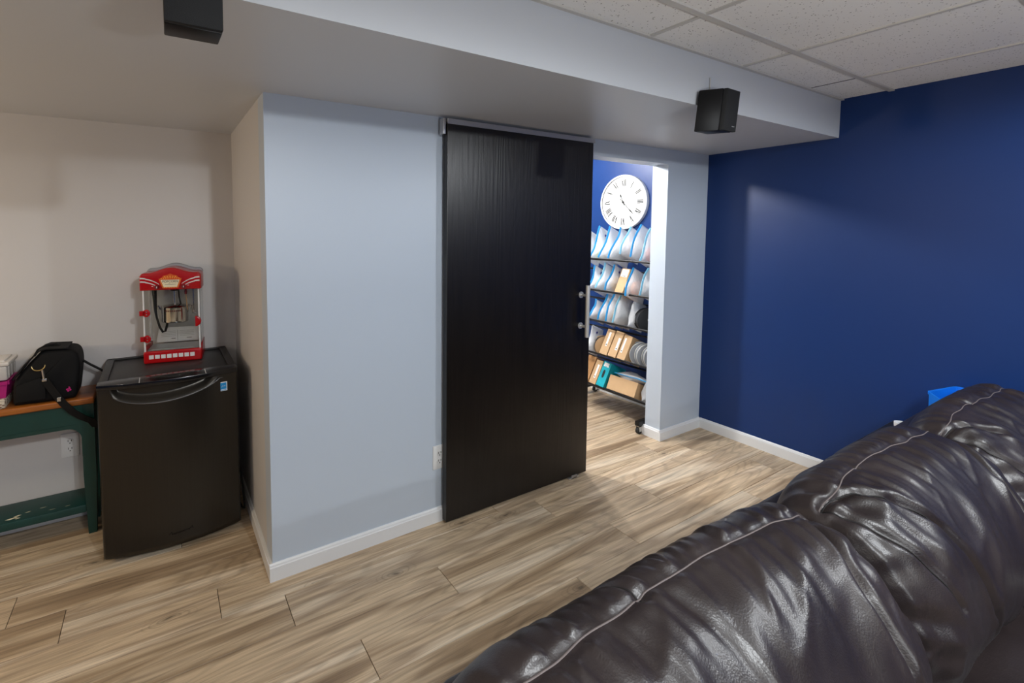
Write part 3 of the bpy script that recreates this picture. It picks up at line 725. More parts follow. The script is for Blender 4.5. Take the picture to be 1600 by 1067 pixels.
def front_of(A, sv): return np.clip((A - sv) / .05, 0, 1)
def backrest(x0, x1, dz, dy, seed, gl, gr):
    nu, nv = 250, 190
    pr, arc = spline(PROF, nv)
    seam_v = arc[int(np.argmin(np.hypot(pr[:, 0] + 1.516, pr[:, 1] - .872)))]
    u = np.linspace(0, 1, nu); u = .5 - .5 * np.cos(PI * u) * (0.55 + 0.45 * np.abs(np.cos(PI * u)) ** 0.5) if False else u
    Lx = x1 - x0; X = (x0 + u * Lx)[:, None] * np.ones((1, nv)); A = arc[None, :] * np.ones((nu, 1))
    dE = np.minimum(X - x0, x1 - X)
    rr = .21; cap = np.sqrt(np.clip(1 - (1 - np.clip(dE / rr, 0, 1)) ** 2, 0, 1)); cap = .60 + .40 * cap
    lon = 1 - .02 * np.abs(2 * u - 1)[:, None] ** 3.0
    core = np.array([-1.535, .60])
    P2 = core + (pr[None, :, :] - core) * (cap * lon)[..., None]
    # sink everything below the rounded ends inward only sideways
    Y = P2[..., 0] + dy; Z = P2[..., 1] + dz * np.clip((P2[..., 1] - .45) / .4, 0, 1)
    # seams in (x, arc) space
    def av(yz): return float(arc[int(np.argmin(np.hypot(pr[:, 0] - yz[0], pr[:, 1] - yz[1])))])
    a1, a2, a3, a4 = av((-1.60, .846)), av((-1.675, .785)), av((-1.742, .685)), av((-1.765, .58))
    xl, xr = x0 + .045, x1 - .045
    wav = [0.010 * math.sin(7 * k / 12 + seed) + .0035 * math.sin(2.9 * k + seed * 2) for k in range(13)]
    top = [(xl + (xr - xl) * k / 12, seam_v + wav[k] - .012 * (1 if k in (0, 12) else 0)) for k in range(13)]
    seams = [top]
    gus = []
    if gl: gus.append([(xl, seam_v), (xl + .07, seam_v + .02), (x0 + .21, a1 + .015), (x0 + .275, a2), (x0 + .315, a3), (x0 + .335, a4), (x0 + .34, arc[-1])])
    if gr: gus.append([(xr, seam_v), (xr - .05, seam_v + .03), (x1 - .13, a1 + .02), (x1 - .17, a2), (x1 - .19, a3), (x1 - .20, a4), (x1 - .20, arc[-1])])
    gus2 = [[(xl, seam_v), (xl + .012, seam_v + .05), (xl + .03, a1 + .03), (xl + .065, a2 + .02), (xl + .10, a3)]] if gl else []
    # the back seam splits the head roll
    mid = x0 + Lx * (.40 if seed != 2 else .30)
    split = [(mid, seam_v), (mid - .02, seam_v - .06), (mid - .05, seam_v - .14), (mid - .06, seam_v - .3)]
    disp = np.zeros((nu, nv))
    dtop = polydist(X, A, top)
    disp -= .007 * np.exp(-(dtop / .013) ** 2)
    for g in gus:
        dg = polydist(X, A, g); disp -= .012 * np.exp(-(dg / .009) ** 2); disp += .004 * np.exp(-((dg - .022) / .012) ** 2)
    for g in gus2:
        dg = polydist(X, A, g); disp -= .009 * np.exp(-(dg / .008) ** 2)
    dsp = polydist(X, A, split); disp -= .008 * np.exp(-(dsp / .009) ** 2)
    # puckers that leave the top seam at right angles
    ph = vnoise(X * 5 + seed, A * 0 + .3, seed) * 3
    side = np.where(A > seam_v, 1.0, 1.25)
    xx = X + (A - seam_v) * .35 * np.sign(X - (x0 + x1) / 2) * .6
    puck = vnoise(xx * 34 + seed * 3, A * 3.0, seed + 1) + .6 * vnoise(xx * 62, A * 6, seed + 2)
    disp += .0088 * side * puck * np.exp(-(dtop / .075) ** 1.5) * (1 - np.exp(-(dtop / .012) ** 2))
    strk = vnoise(xx * 21 + seed * 4, A * 2.2 + seed, seed + 21) + .7 * vnoise(xx * 43 + seed, A * 3.4, seed + 22)
    disp += .0042 * strk * front_of(A, seam_v) * np.exp(-((A - seam_v) / .30) ** 2)
    edge_f = vnoise(dE * 34 + seed, A * 3.0 + X, seed + 31)
    disp += .0065 * edge_f * np.exp(-(dE / .16) ** 2) * front_of(A, seam_v)
    # long soft folds sweeping down the front
    front = np.clip((A - seam_v) / .10, 0, 1)
    k1 = vnoise((X * 1.0 + A * .55) * 15 + seed * 5, (A - X * .35) * 3.0, seed + 3)
    disp += .0085 * k1 * front
    k2 = 1 - np.abs(vnoise((X * .8 + A * .9) * 13 + seed * 9, (A * .6 - X) * 3.2, seed + 7)) * 2
    disp += .006 * np.clip(k2, 0, 1) ** 2 * front
    # creases across the gussets, running away from the gaps
    for g, s_ in zip(gus, (1, -1) if gl else (-1,)):
        ex = (X - x0) if s_ == 1 else (x1 - X)
        inside = np.clip(1 - ex / .34, 0, 1)
        cr = vnoise(A * 13 - ex * 6 + seed, ex * 3.2, seed + 11)
        cr2 = vnoise(A * 27 - ex * 10 + seed, ex * 5, seed + 12)
        disp += (.014 * cr + .006 * cr2) * inside * front
    disp += .010 * vnoise(X * 4 + seed, A * 4, seed + 5)
    disp *= np.clip(dE / .03, .15, 1)
    # normals from the profile (in the yz plane)
    ty = np.gradient(Y, axis=1); tz = np.gradient(Z, axis=1); ln = np.hypot(ty, tz) + 1e-9
    ny, nz = -tz / ln, ty / ln
    # outward: crest normal must point up
    ci = int(np.argmax(pr[:, 1]))
    if nz[nu // 2, ci] < 0: ny, nz = -ny, -nz
    ex_s = np.clip(1 - dE / .08, 0, 1) * np.where(X < (x0 + x1) / 2, -1, 1)
    P = np.stack([X + ex_s * disp * .6, Y + ny * disp, Z + nz * disp], -1)
    mb = MB(); mb.grid(P - SO)
    n0 = len(mb.v)
    for i in (0, nu - 1):
        c = P[i].mean(axis=0) - SO; mb.v.append(tuple(c)); ci_ = len(mb.v) - 1
        for j in range(nv - 1): mb.f.append((i * nv + j, i * nv + j + 1, ci_))
    b = obj('backrest', mb, 'leather', sofa, 'all')
    def lift(pl, off, n=90):
        pts = []
        q, _ = spline(pl, n)
        for x, a in q:
            fi = np.clip((x - x0) / Lx * (nu - 1), 0, nu - 1.001); i = int(fi); j = int(np.clip(np.searchsorted(arc, a), 1, nv - 1)); fj = (a - arc[j - 1]) / (arc[j] - arc[j - 1] + 1e-9)
            fu = fi - i
            p = (P[i, j - 1] * (1 - fj) + P[i, j] * fj) * (1 - fu) + (P[i + 1, j - 1] * (1 - fj) + P[i + 1, j] * fj) * fu
            nn = np.array([0, ny[i, j], nz[i, j]])
            pts.append(tuple(p + nn * off - SO))
        return pts
    obj('top_seam', MB().tube(lift(top, .0002), .0015, 6), 'thread', b, True, label='pale worn seam along the top')
    for g in gus + gus2: obj('side_seam', MB().tube(lift(g, .0002), .0019, 6), 'seam_dark', b, True)
    obj('roll_seam', MB().tube(lift(split, .0002), .0016, 6), 'seam_dark', b, True)
    return b
backrest(-.10, .975, .0, 0.0, 1, True, True)
backrest(.965, 1.885, -.012, 0.0, 2, True, True)
backrest(1.875, 2.86, -.030, -.01, 3, True, False)

def puffy(name, x0, x1, y0, y1, z0, z1, r, seed, crown=.03):
    bm = bmesh.new(); bmesh.ops.create_cube(bm, size=1.0)
    bmesh.ops.subdivide_edges(bm, edges=bm.edges[:], cuts=24, use_grid_fill=True)
    for v in bm.verts:
        p = np.array([v.co.x * 2, v.co.y * 2, v.co.z * 2])
        h = np.array([(x1 - x0) / 2, (y1 - y0) / 2, (z1 - z0) / 2]); q = p * h; inner = h - r
        cl = np.clip(q, -inner, inner); dvec = q - cl; L = np.linalg.norm(dvec)
        if L > 1e-9: q = cl + dvec / L * r
        cr = crown * (1 - p[0] ** 2) * (1 - p[1] ** 2) * (1 if p[2] > 0 else 0)
        q[2] += cr + .004 * math.sin(q[0] * 19 + seed) * math.sin(q[1] * 15 + seed * 2)
        v.co = Vector((q[0] + (x0 + x1) / 2 - SO[0], q[1] + (y0 + y1) / 2 - SO[1], q[2] + (z0 + z1) / 2 - SO[2]))
    return obj(name, MB().bm(bm), 'leather', sofa, 'all')
puffy('seat_cushion', .01, .97, -2.32, -1.62, .26, .45, .07, 1)
puffy('seat_cushion', .97, 1.88, -2.32, -1.62, .26, .45, .07, 2)
puffy('seat_cushion', 1.88, 2.86, -2.32, -1.62, .26, .45, .07, 3)
puffy('armrest', -.26, -.005, -2.32, -1.45, .12, .56, .09, 4)
puffy('armrest', 2.87, 3.11, -2.32, -1.45, .12, .58, .075, 5)
obj('base', MB().box(-.22, 3.10, -2.28, -1.42, .05, .28, .01), 'leather', sofa).location = tuple(-SO)
bp_ = obj('back_panel', MB().box(.0, 2.88, -1.45, -1.362, .06, .752, .022, 3), 'leather', sofa, True); bp_.location = tuple(-SO)
for x, y in ((-.1, -2.2), (3.0, -2.2), (-.1, -1.5), (3.0, -1.5)):
    obj('foot', MB().cyl((x - SO[0], y - SO[1], 0), (x - SO[0], y - SO[1], .052), .025, 14), 'table_black', sofa)

# ------------------------------------------------------------------ behind the sofa, along the navy wall
tb = thing('side_table', 'low black table behind the sofa, against the navy wall', 'table', (2.76, -1.24, 0))
obj('table_top', MB().box(-.375, .355, -.11, .15, .42, .45, .004), 'table_black', tb, True)
for x in (-.34, .335):
    for y in (-.09, .11): obj('leg', MB().box(x - .016, x + .016, y - .016, y + .016, 0, .42, .003), 'table_black', tb)
bn = thing('storage_bin', 'bright blue open plastic bin on the black table behind the sofa', 'bin', (2.96, -1.32, .4505))
def open_bin(poly, h, th, flare):
    P = [Vector((x, y, 0)) for x, y in poly]; n = len(P)
    def inset(d):
        out = []
        for i in range(n):
            e1 = (P[i] - P[i - 1]).normalized(); e2 = (P[(i + 1) % n] - P[i]).normalized()
            n1 = Vector((-e1.y, e1.x, 0)); n2 = Vector((-e2.y, e2.x, 0)); k = d / max(.3, 1 + n1.dot(n2))
            out.append(P[i] + (n1 + n2) * k)
        return out
    it = inset(th); mb = MB()
    vs = [p * flare for p in P] + [p + Vector((0, 0, h)) for p in P] + [p + Vector((0, 0, h)) for p in it] + [p * flare + Vector((0, 0, th)) for p in it]
    fs = [tuple(range(n)), tuple(range(3 * n, 4 * n))]
    for r0 in (0, n, 2 * n):
        for k in range(n): fs.append((r0 + k, r0 + (k + 1) % n, r0 + n + (k + 1) % n, r0 + n + k))
    return mb.add(vs, fs)
BP = [(-.22, -.038), (.155, -.040), (.158, .006), (.150, .012), (-.060, .056), (-.076, .050)]
obj('tub', open_bin(BP, .250, .004, .94), 'bin_blue', bn)
def rim_band(poly, z0, z1, o):
    mb = MB()
    for a, b in zip(poly, poly[1:] + poly[:1]):
        A_, B_ = Vector((*a, 0)), Vector((*b, 0)); d = (B_ - A_).normalized(); nn = Vector((d.y, -d.x, 0)) * o
        mb.add([A_ + Vector((0, 0, z0)), B_ + Vector((0, 0, z0)), B_ + nn + Vector((0, 0, z0)), A_ + nn + Vector((0, 0, z0)), A_ + Vector((0, 0, z1)), B_ + Vector((0, 0, z1)), B_ + nn + Vector((0, 0, z1)), A_ + nn + Vector((0, 0, z1))],
               [(3, 2, 1, 0), (4, 5, 6, 7), (0, 1, 5, 4), (1, 2, 6, 5), (2, 3, 7, 6), (3, 0, 4, 7)])
    return mb
obj('rim', rim_band(BP, .238, .2515, .004), 'bin_blue', bn)
cp = thing('cup', 'small white cup just showing above the sofa back beside the navy wall', 'cup', (2.80, -1.20, .4505))
obj('cup_body', MB().lathe([(0, 0), (.022, 0), (.030, .088), (.027, .088), (.019, .004), (0, .004)], (0, 0, 0), 'z', 24), 'cup', cp, True)
obj('cup_handle', MB().tube([(.024, 0, .05), (.040, 0, .046), (.041, 0, .022), (.021, 0, .015)], .0025, 8), 'cup', cp, True)

# ------------------------------------------------------------------ mini fridge
FX0, FX1, FZ = -.632, -.062, .808
fg = thing('mini_fridge', 'dark steel mini fridge with curved door standing in the alcove', 'fridge', ((FX0 + FX1) / 2, .70, 0))
FO = np.array([(FX0 + FX1) / 2, .70, 0])
def fl(mb): mb.v = [(x - FO[0], y - FO[1], z) for x, y, z in mb.v]; return mb
obj('cabinet', fl(MB().box(FX0 + .006, FX1 - .006, .512, .945, .025, FZ - .012, .006)), 'fridge_top', fg, True)
tp = obj('top', fl(MB().box(FX0, FX1, .500, .950, FZ - .014, FZ - .002, .004).box(FX0, FX0 + .035, .49, .950, FZ - .002, FZ + .006, .003).box(FX1 - .035, FX1, .49, .950, FZ - .002, FZ + .006, .003).box(FX0, FX1, .925, .950, FZ - .002, FZ + .006, .003).box(FX0, FX1, .490, .518, FZ - .002, FZ + .006, .003)), 'fridge_top', fg, True)
def fy(x): k = (x - (FX0 + FX1) / 2) / ((FX1 - FX0) / 2); return .452 - .046 * (1 - k * k)
def arcz(x):
    k = np.clip((x + .352) / .228, -1, 1); return .805 - .078 * np.sqrt(np.clip(1 - k * k, 0, 1)) ** 1.05 + .018 * k
nx = 160
xs_ = np.linspace(FX0, FX1, nx)
Xg = xs_[:, None] * np.ones((1, 96)); az = np.minimum(arcz(xs_), .790)[:, None]
Zg = np.concatenate([.028 + (az - .012 - .028) * np.linspace(0, 1, 56)[None, :] ** 1.0, az - .012 + .050 * np.linspace(.04, 1, 24)[None, :], np.maximum(az + .038, 0) + (.800 - np.minimum(az + .038, .7999)) * np.linspace(.06, 1, 16)[None, :]], axis=1)
Zg = np.minimum(Zg, .800)
Yg = .452 - .046 * (1 - ((Xg - FO[0]) / ((FX1 - FX0) / 2)) ** 2)
ins = np.clip((Zg - az + .012) / .045, 0, 1) * np.clip((.795 - az) / .04, 0, 1)
Yg = Yg + .026 * ins * ins * (3 - 2 * ins)
zb_ = np.clip(1 - (Zg - .028) / .008, 0, 1); Yg = Yg + .008 * (1 - np.sqrt(np.clip(1 - zb_ ** 2, 0, 1)))
xb_ = np.clip(1 - np.minimum(Xg - FX0, FX1 - Xg) / .012, 0, 1); Yg = Yg + .012 * (1 - np.sqrt(np.clip(1 - xb_ ** 2, 0, 1)))
mbd = MB().grid(np.stack([Xg, Yg, Zg], -1) - FO)
mbd.add(np.array([(FX0, .464, .028), (FX0, .464, .80), (FX0, .51, .80), (FX0, .51, .028), (FX1, .464, .028), (FX1, .464, .80), (FX1, .51, .80), (FX1, .51, .028)]) - FO, [(0, 1, 2, 3), (7, 6, 5, 4), (0, 3, 7, 4)])
dr = obj('door', mbd, 'fridge', fg, True)
obj('handle_lip', MB().tube([(x - FO[0], fy(x) - .001 - FO[1], float(min(arcz(x), .79)) - .007) for x in np.linspace(-.572, -.132, 60)], [.0012 + .0030 * math.sin(PI * k / 59) for k in range(60)], 10), 'lip', dr, True, label='crescent lip of the handle recess with its highlight painted in')
pts = [(x, fy(x) - .004) for x in np.linspace(FX0, FX1, 40)] + [(FX1, .515), (FX0, .515)]
ts = obj('top_trim', fl(MB().prism(pts, .796, .8185, 'z', .003)), 'black_gloss', fg, True)
for x in (-.472, -.205): obj('trim_tick', fl(MB().box(x - .0012, x + .0012, fy(x) - .0052, .49, .8183, .8190)), 'white_plastic', ts)
sx = -.130
stk = obj('energy_sticker', MB().box(-.017, .017, -.0012, 0, -.022, .022), 'label', dr); stk.location = (sx - FO[0], fy(sx) - .0005 - FO[1], .738); stk.rotation_euler = (0, 0, .10)
s2 = obj('sticker_print', MB().box(-.0135, .0135, -.0018, -.0012, -.014, .018).box(-.0135, .0135, -.0018, -.0012, -.0195, -.0165), 'sticker_blue', dr); s2.location = stk.location; s2.rotation_euler = stk.rotation_euler
s3 = obj('sticker_mark', MB().tube([(-.009, -.0022, -.003), (-.003, -.0022, .004), (.001, -.0022, .001), (.009, -.0022, .004)], .0008, 5), 'white_plastic', dr); s3.location = stk.location; s3.rotation_euler = stk.rotation_euler
lx = [-.376 + .098 * k / 60 for k in range(61)]
obj('script_badge', MB().tube([(x - FO[0], fy(x) - .0006 - FO[1], .088 + .0035 * math.sin(k * 1.35) + (.011 * math.exp(-((k - 4) / 2.5) ** 2)) + (.008 * math.exp(-((k - 56) / 3) ** 2)) - .0 + .0004 * k * .2) for k, x in enumerate(lx)], .0016, 6), 'black_gloss', dr, True)
obj('foot', fl(MB().cyl((FX0 + .05, .53, 0), (FX0 + .05, .53, .027), .015, 12).cyl((FX1 - .05, .53, 0), (FX1 - .05, .53, .027), .015, 12).cyl((FX0 + .05, .91, 0), (FX0 + .05, .91, .027), .015, 12).cyl((FX1 - .05, .91, 0), (FX1 - .05, .91, .027), .015, 12)), 'rubber', fg)
obj('power_cord', fl(MB().tube([(-.040, .93, .42), (-.040, .80, .34), (-.034, .70, .22), (-.030, .60, .12), (-.030, .56, .03), (-.036, .62, .008), (-.045, .75, .006)], .0045, 8)), 'rubber', fg, True)

# ------------------------------------------------------------------ popcorn machine (front looks along -y)
pc = thing('popcorn_machine', 'red tabletop popcorn machine with steel kettle on the mini fridge', 'popcorn machine', (-.318, .842, FZ - .0015), (0, 0, math.radians(-9)))
PWd, PDp = .134, .092      # half width, half depth
obj('base', MB().box(-PWd, PWd, -PDp, PDp, 0, .063, .008, 3).box(-PWd, -PWd + .014, -PDp + .02, PDp, .05, .085, .006, 2).box(PWd - .014, PWd, -PDp + .02, PDp, .05, .085, .006, 2), 'red', pc, True)
for k in range(8):
    x = -.098 + k * .0268
    obj('white_square', MB().box(x - .0105, x + .0105, -PDp - .0012, -PDp + .001, .024, .044, .0006, 1), 'white_plastic', pc)
obj('crumb_tray', MB().box(-PWd + .016, PWd - .016, -PDp + .012, PDp - .012, .062, .066), 'alu', pc)
for sx in (-1, 1):
    for sy in (-1, 1):
        x = sx * (PWd - .008); y = sy * (PDp - .010)
        obj('corner_post', MB().box(x - .004, x + .004, y - .004, y + .004, .060, .385, .001, 1), 'white_plastic', pc)
gx = PWd - .013; gy = PDp - .006
gd = obj('glass_door', MB().box(-gx, gx, -gy - .003, -gy - .001, .066, .380), 'glass', pc)
obj('glass_pane', MB().box(-PWd + .003, -PWd + .005, -gy + .012, gy - .006, .066, .380), 'glass', pc)
obj('glass_pane', MB().box(PWd - .005, PWd - .003, -gy + .012, gy - .006, .066, .380), 'glass', pc)
bpn = obj('back_panel', MB().box(-gx, gx, gy, gy + .002, .066, .380), 'glass', pc)
inst = obj('instruction_sheet', MB().add([(-.098, -gy + .002, .070), (.098, -gy + .002, .070), (.098, -gy + .0022, .072), (-.098, -gy + .0022, .072)], [(0, 1, 2, 3)]).prism([(-.104, .070), (.102, .070), (.112, .150), (-.088, .150)], gy - .006, gy - .005, 'y'), 'white_plastic', pc)
mb = MB()
for i, z in enumerate((.128, .119, .110, .101)):
    for xa in (-.078, .012): mb.box(xa, xa + .07, gy - .0068, gy - .006, z, z + .0012)
mb.box(-.03, -.01, gy - .0068, gy - .006, .086, .090).box(.045, .07, gy - .0068, gy - .006, .086, .090).box(.0, .0014, gy - .0068, gy - .006, .075, .134)
obj('instruction_print', mb, 'greyink', inst)
for z in (.262, .130):
    hg = obj('hinge', MB().box(-PWd - .010, -PWd + .016, -PDp - .006, -PDp + .006, z - .013, z + .013, .002).prism([(-PWd + .021 + .017 * math.cos(a), z + .019 * math.sin(a)) for a in np.linspace(0, 2 * PI, 22, endpoint=False)], -PDp - .006, -PDp + .002, 'y', .002), 'red', pc, True)
    obj('screw', MB().cyl((-PWd + .022, -PDp - .0068, z + .007), (-PWd + .022, -PDp - .005, z + .007), .003, 10).cyl((-PWd + .022, -PDp - .0068, z - .007), (-PWd + .022, -PDp - .005, z - .007), .003, 10), 'chrome', hg)
obj('door_knob', MB().prism([(PWd - .026, .182)] + [(PWd - .026 + .028 * math.cos(a), .208 + .027 * math.sin(a)) for a in np.linspace(-PI / 2, PI / 2, 16)], -PDp - .014, -PDp + .004, 'y', .004), 'red', pc, True)
# canopy: arched front, shell
def arch(x, w_=PWd + .004): k = min(1, abs(x) / w_); return .465 + .026 * (math.cos(PI * min(1, k / .78)) * .5 + .5) if k < .78 else .465 - .016 * max(0, (k - .88) / .12) ** 2
cw = PWd + .004
top = [(x, arch(x)) for x in np.linspace(-cw, cw, 60)]
cn = obj('canopy', MB().prism([(-cw, .378)] + top + [(cw, .378)], -PDp - .010, PDp - .03, 'y', .006, 3), 'red', pc, True)
obj('canopy_roof', MB().prism([(-cw + .004, .40)] + [(x * .97, z + .012) for x, z in top] + [(cw - .004, .40)], PDp - .032, PDp + .014, 'y', .004, 2), 'spool_grey', pc, True)
yf = -PDp - .0108
for s in (-1, 1):
    for z0, dz in ((.438, .004), (.421, -.006)):
        pts = []
        for k in range(24):
            q = k / 23; x = s * (cw - .004 - q * .083); zz = z0 - .030 * q ** 2.2 + (.002 if q < .3 else 0)
            pts.append((x, yf, zz))
        obj('white_stripe', MB().tube(pts, [.0042 - .0028 * k / 23 for k in range(24)], 8, flat=1.0), 'white_plastic', cn, True)
    obj('canopy_knob', MB().lathe([(0, -.014), (.009, -.014), (.011, -.010), (.011, 0), (0, 0)], (s * .060, yf, .395), 'y', 22), 'dark_red', cn, True)
    obj('knob_mark', MB().box(s * .060 - .0015, s * .060 + .0015, yf - .0150, yf - .0140, .390, .399).box(s * .081 - .004, s * .081 + .004, yf - .0006, yf + .0002, .398, .4005), 'white_plastic', cn)
sg = obj('marquee_sign', MB().prism([(-.052, .436), (-.040, .440), (-.030, .452), (-.012, .456), (0, .462), (.012, .456), (.030, .452), (.040, .440), (.052, .436), (.036, .387), (-.036, .387)], yf - .004, yf + .002, 'y', .0008, 1), 'orange_print', cn)
obj('sign_face', MB().prism([(-.043, .4305), (.043, .4305), (.030, .393), (-.030, .393)], yf - .0048, yf - .0038, 'y'), 'offwhite_print', cn)
mb = MB()
for k in range(9):
    x = -.040 + .01 * k; mb.cyl((x, yf - .0052, .4365 + .004 * math.cos(x * 30)), (x, yf - .0038, .4365 + .004 * math.cos(x * 30)), .0022, 8)
for k in range(5): mb.cyl((-.024 + .012 * k, yf - .0052, .446 + .004 * (1 - abs(k - 2) / 2)), (-.024 + .012 * k, yf - .0038, .446), .0026, 8)
for k in range(6):
    for s in (-1, 1): mb.cyl((s * (.0475 - .0026 * k), yf - .0052, .430 - .0072 * k), (s * (.0475 - .0026 * k), yf - .0038, .430 - .0072 * k), .0014, 6)
    mb.cyl((-.028 + .0112 * k, yf - .0052, .390), (-.028 + .0112 * k, yf - .0038, .390), .0014, 6)
obj('sign_bulbs', mb, 'bulb_print', cn, kind='stuff')
obj('sign_lettering', text_mesh('POPCORN', .0165, Matrix.Translation((0, yf - .0052, .4215)) @ Matrix.Rotation(PI / 2, 4, 'X'), width=.070), 'ink', cn)
obj('sign_script', MB().tube([(-.024 + .048 * k / 40, yf - .0052, .4065 + .0022 * math.sin(k * .95) * math.exp(-((k - 20) / 11) ** 2) + (.003 if 14 < k < 18 else 0)) for k in range(41)], .0006, 5), 'ink', cn)
# kettle and fittings
kt = obj('kettle', MB().lathe([(0, .196), (.058, .196), (.066, .200), (.068, .208), (.068, .276), (.070, .280), (.067, .280), (.065, .276), (.065, .21), (0, .206)], (.004, .0, 0), 'z', 44), 'steel', pc, True)
obj('kettle_lid', MB().lathe([(0, .292), (.012, .291), (.060, .283), (.066, .279), (.0, .279)], (.004, 0, 0), 'z', 40), 'steel', kt, True)
rt = [(.004 + .0686 * math.sin(a), -.0686 * math.cos(a)) for a in np.linspace(-.62, .62, 20)]
mb = MB()
for (a, b) in zip(rt[:-1:2], rt[1::2]): mb.add([(a[0], a[1], .258), (b[0], b[1], .258), (b[0], b[1], .266), (a[0], a[1], .266)], [(0, 1, 2, 3)])
obj('kettle_lettering', mb, 'dark_red', kt)
obj('kettle_bracket', MB().tube([(-.064, 0, .262), (-.074, 0, .284), (-.080, -.01, .284), (-.084, -.01, .250)], .0035, 8).tube([(.072, 0, .262), (.078, 0, .282), (.086, 0, .276), (.088, 0, .238), (.108, 0, .232)], .0035, 8), 'steel', kt, True)
obj('hanger_rod', MB().cyl((.004, 0, .270), (.004, 0, .380), .006, 14).cyl((.004, 0, .270), (.004, 0, .292), .011, 14), 'steel', pc, True)
obj('motor_cap', MB().lathe([(0, .362), (.020, .362), (.026, .380), (0, .380)], (.004, 0, 0), 'z', 24), 'black_plastic', pc, True)
obj('power_cable', MB().tube([(-.090, -.01, .380), (-.088, -.01, .33), (-.086, -.012, .26), (-.080, -.02, .225), (-.066, -.03, .175), (-.052, -.03, .148), (-.042, -.025, .152), (-.036, -.012, .178), (-.034, -.004, .197)], [.013, .010, .007, .0055, .0055, .006, .006, .006, .006], 10).tube([(.022, 0, .375), (.024, 0, .330), (.032, .004, .280)], .004, 8), 'rubber', pc, True)
obj('side_bar', MB().box(.086, .092, .030, .036, .250, .380).box(.084, .094, .028, .038, .246, .252), 'steel', pc)
st = obj('stirring_stick', MB().cyl((.068, -.050, .262), (.062, -.048, .345), .0026, 8), 'wood_stick', pc, True)
obj('stick_grip', MB().lathe([(0, .345), (.006, .348), (.0075, .360), (.005, .372), (0, .373)], (.062, -.048, 0), 'z', 14), 'dark_red', st, True)

# ------------------------------------------------------------------ green bench with its load
bc = thing('console_bench', 'dark green painted bench with an orange wooden top and low shelf', 'bench', (-1.25, .85, 0))
BX0, BX1, BYF, BYB = -1.90, -.672, .755, .945
BO = (-1.25, .85, 0)
def bl(mb): mb.v = [(x - BO[0], y - BO[1], z) for x, y, z in mb.v]; return mb
obj('bench_top', bl(MB().box(BX0 - .02, BX1, BYF - .015, BYB + .02, .655, .686, .007, 3)), 'bench_wood', bc, True)
def apron(y0, y1):
    a, b = BX0 + .01, BX1 - .004; z1 = .655; zl = .543; r = .055; w_ = .052
    pts = [(a, z1), (a, .40), (a + w_, .40), (a + w_, zl - r)]
    pts += [(a + w_ + r - r * math.cos(t), zl - r + r * math.sin(t)) for t in np.linspace(0.1, PI / 2, 8)]
    pts += [(b - w_ - r + r * math.sin(t), zl - r + r * math.cos(t)) for t in np.linspace(0, PI / 2 - .1, 8)]
    pts += [(b - w_, .40), (b, .40), (b, z1)]
    return MB().prism(pts, y0, y1, 'y')
obj('apron', bl(apron(BYF, BYF + .022)), 'bench_green', bc)
obj('apron_groove', bl(MB().box(BX0 + .07, BX1 - .07, BYF - .0012, BYF, .560, .5625)), 'bench_green', bc)
for x in (BX0 + .036, BX1 - .030):
    for y in (BYF + .028, BYB - .02):
        mb = MB(); n = 8
        for (z0, z1, w0, w1) in ((0, .30, .017, .0255), (.30, .655, .0255, .026)):
            mb.add([(x + sx * w0, y + sy * w0, z0) for sx, sy in ((-1, -1), (1, -1), (1, 1), (-1, 1))] + [(x + sx * w1, y + sy * w1, z1) for sx, sy in ((-1, -1), (1, -1), (1, 1), (-1, 1))],
                   [(3, 2, 1, 0), (4, 5, 6, 7), (0, 1, 5, 4), (1, 2, 6, 5), (2, 3, 7, 6), (3, 0, 4, 7)])
        obj('leg', bl(mb), 'bench_green', bc)
sf = obj('shelf', bl(MB().box(BX0 + .02, BX1 - .052, BYF + .012, BYB + .015, .112, .150, .004)), 'bench_green', bc, True)
mb = MB()
for (x, y, l, w_) in ((-1.008, .80, .05, .008), (-.99, .815, .03, .006), (-.955, .83, .025, .003), (-.985, .79, .02, .005), (-.90, .84, .03, .002), (-.86, .80, .03, .0015), (-.80, .80, .025, .0015)):
    mb.add([(x - l / 2, y, .1503), (x - l / 6, y - w_, .1503), (x + l / 2, y + w_ * .3, .1503), (x + l / 8, y + w_, .1503)], [(0, 1, 2, 3)])
obj('paint_chips', bl(mb), 'offwhite_print', sf, kind='stuff')

# black carry bag
bg = thing('carry_bag', 'black nylon carry bag with a long shoulder strap on the bench', 'bag', (-.85, .845, .6865))
bp2 = [(-.118, .003), (-.123, .012), (-.122, .08), (-.112, .118), (-.07, .178), (-.02, .235), (.0, .243), (.095, .236), (.118, .218), (.127, .17), (.122, .11), (.114, .04), (.108, .010), (.100, .002), (-.01, 0)]
ps, _ = spline(bp2, 60)
bd = obj('bag_body', MB().prism([tuple(p) for p in ps], -.088, .085, 'y', .02, 4), 'bag_black', bg, True)
obj('flap', MB().strap([(x, -.02, z + .004) for x, z in ((-.117, .122), (-.074, .184), (-.022, .241), (.0, .249), (.085, .243))], .145, .006, (0, 1, 0)), 'bag_black', bg, True)
obj('front_pocket', MB().prism([(-.112, .02), (-.106, .10), (-.02, .125), (.0, .115), (-.002, .02)], -.104, -.086, 'y', .008, 2), 'bag_black', bg, True)
obj('carry_handle', MB().strap([(-.050, -.02, .212), (-.036, -.02, .240), (.0, -.02, .260), (.032, -.02, .262), (.052, -.02, .246)], .03, .008, (0, 1, 0)), 'bag_black', bg, True)
obj('ring', MB().tube([(-.022 + .024 * math.cos(a), -.110 + .004 * math.sin(a),   .182 + .020 * math.sin(a)) for a in np.linspace(PI * .98, 2 * PI * 1.02, 20)], .0022, 8), 'gold', bg, True, label='curved brass ring')
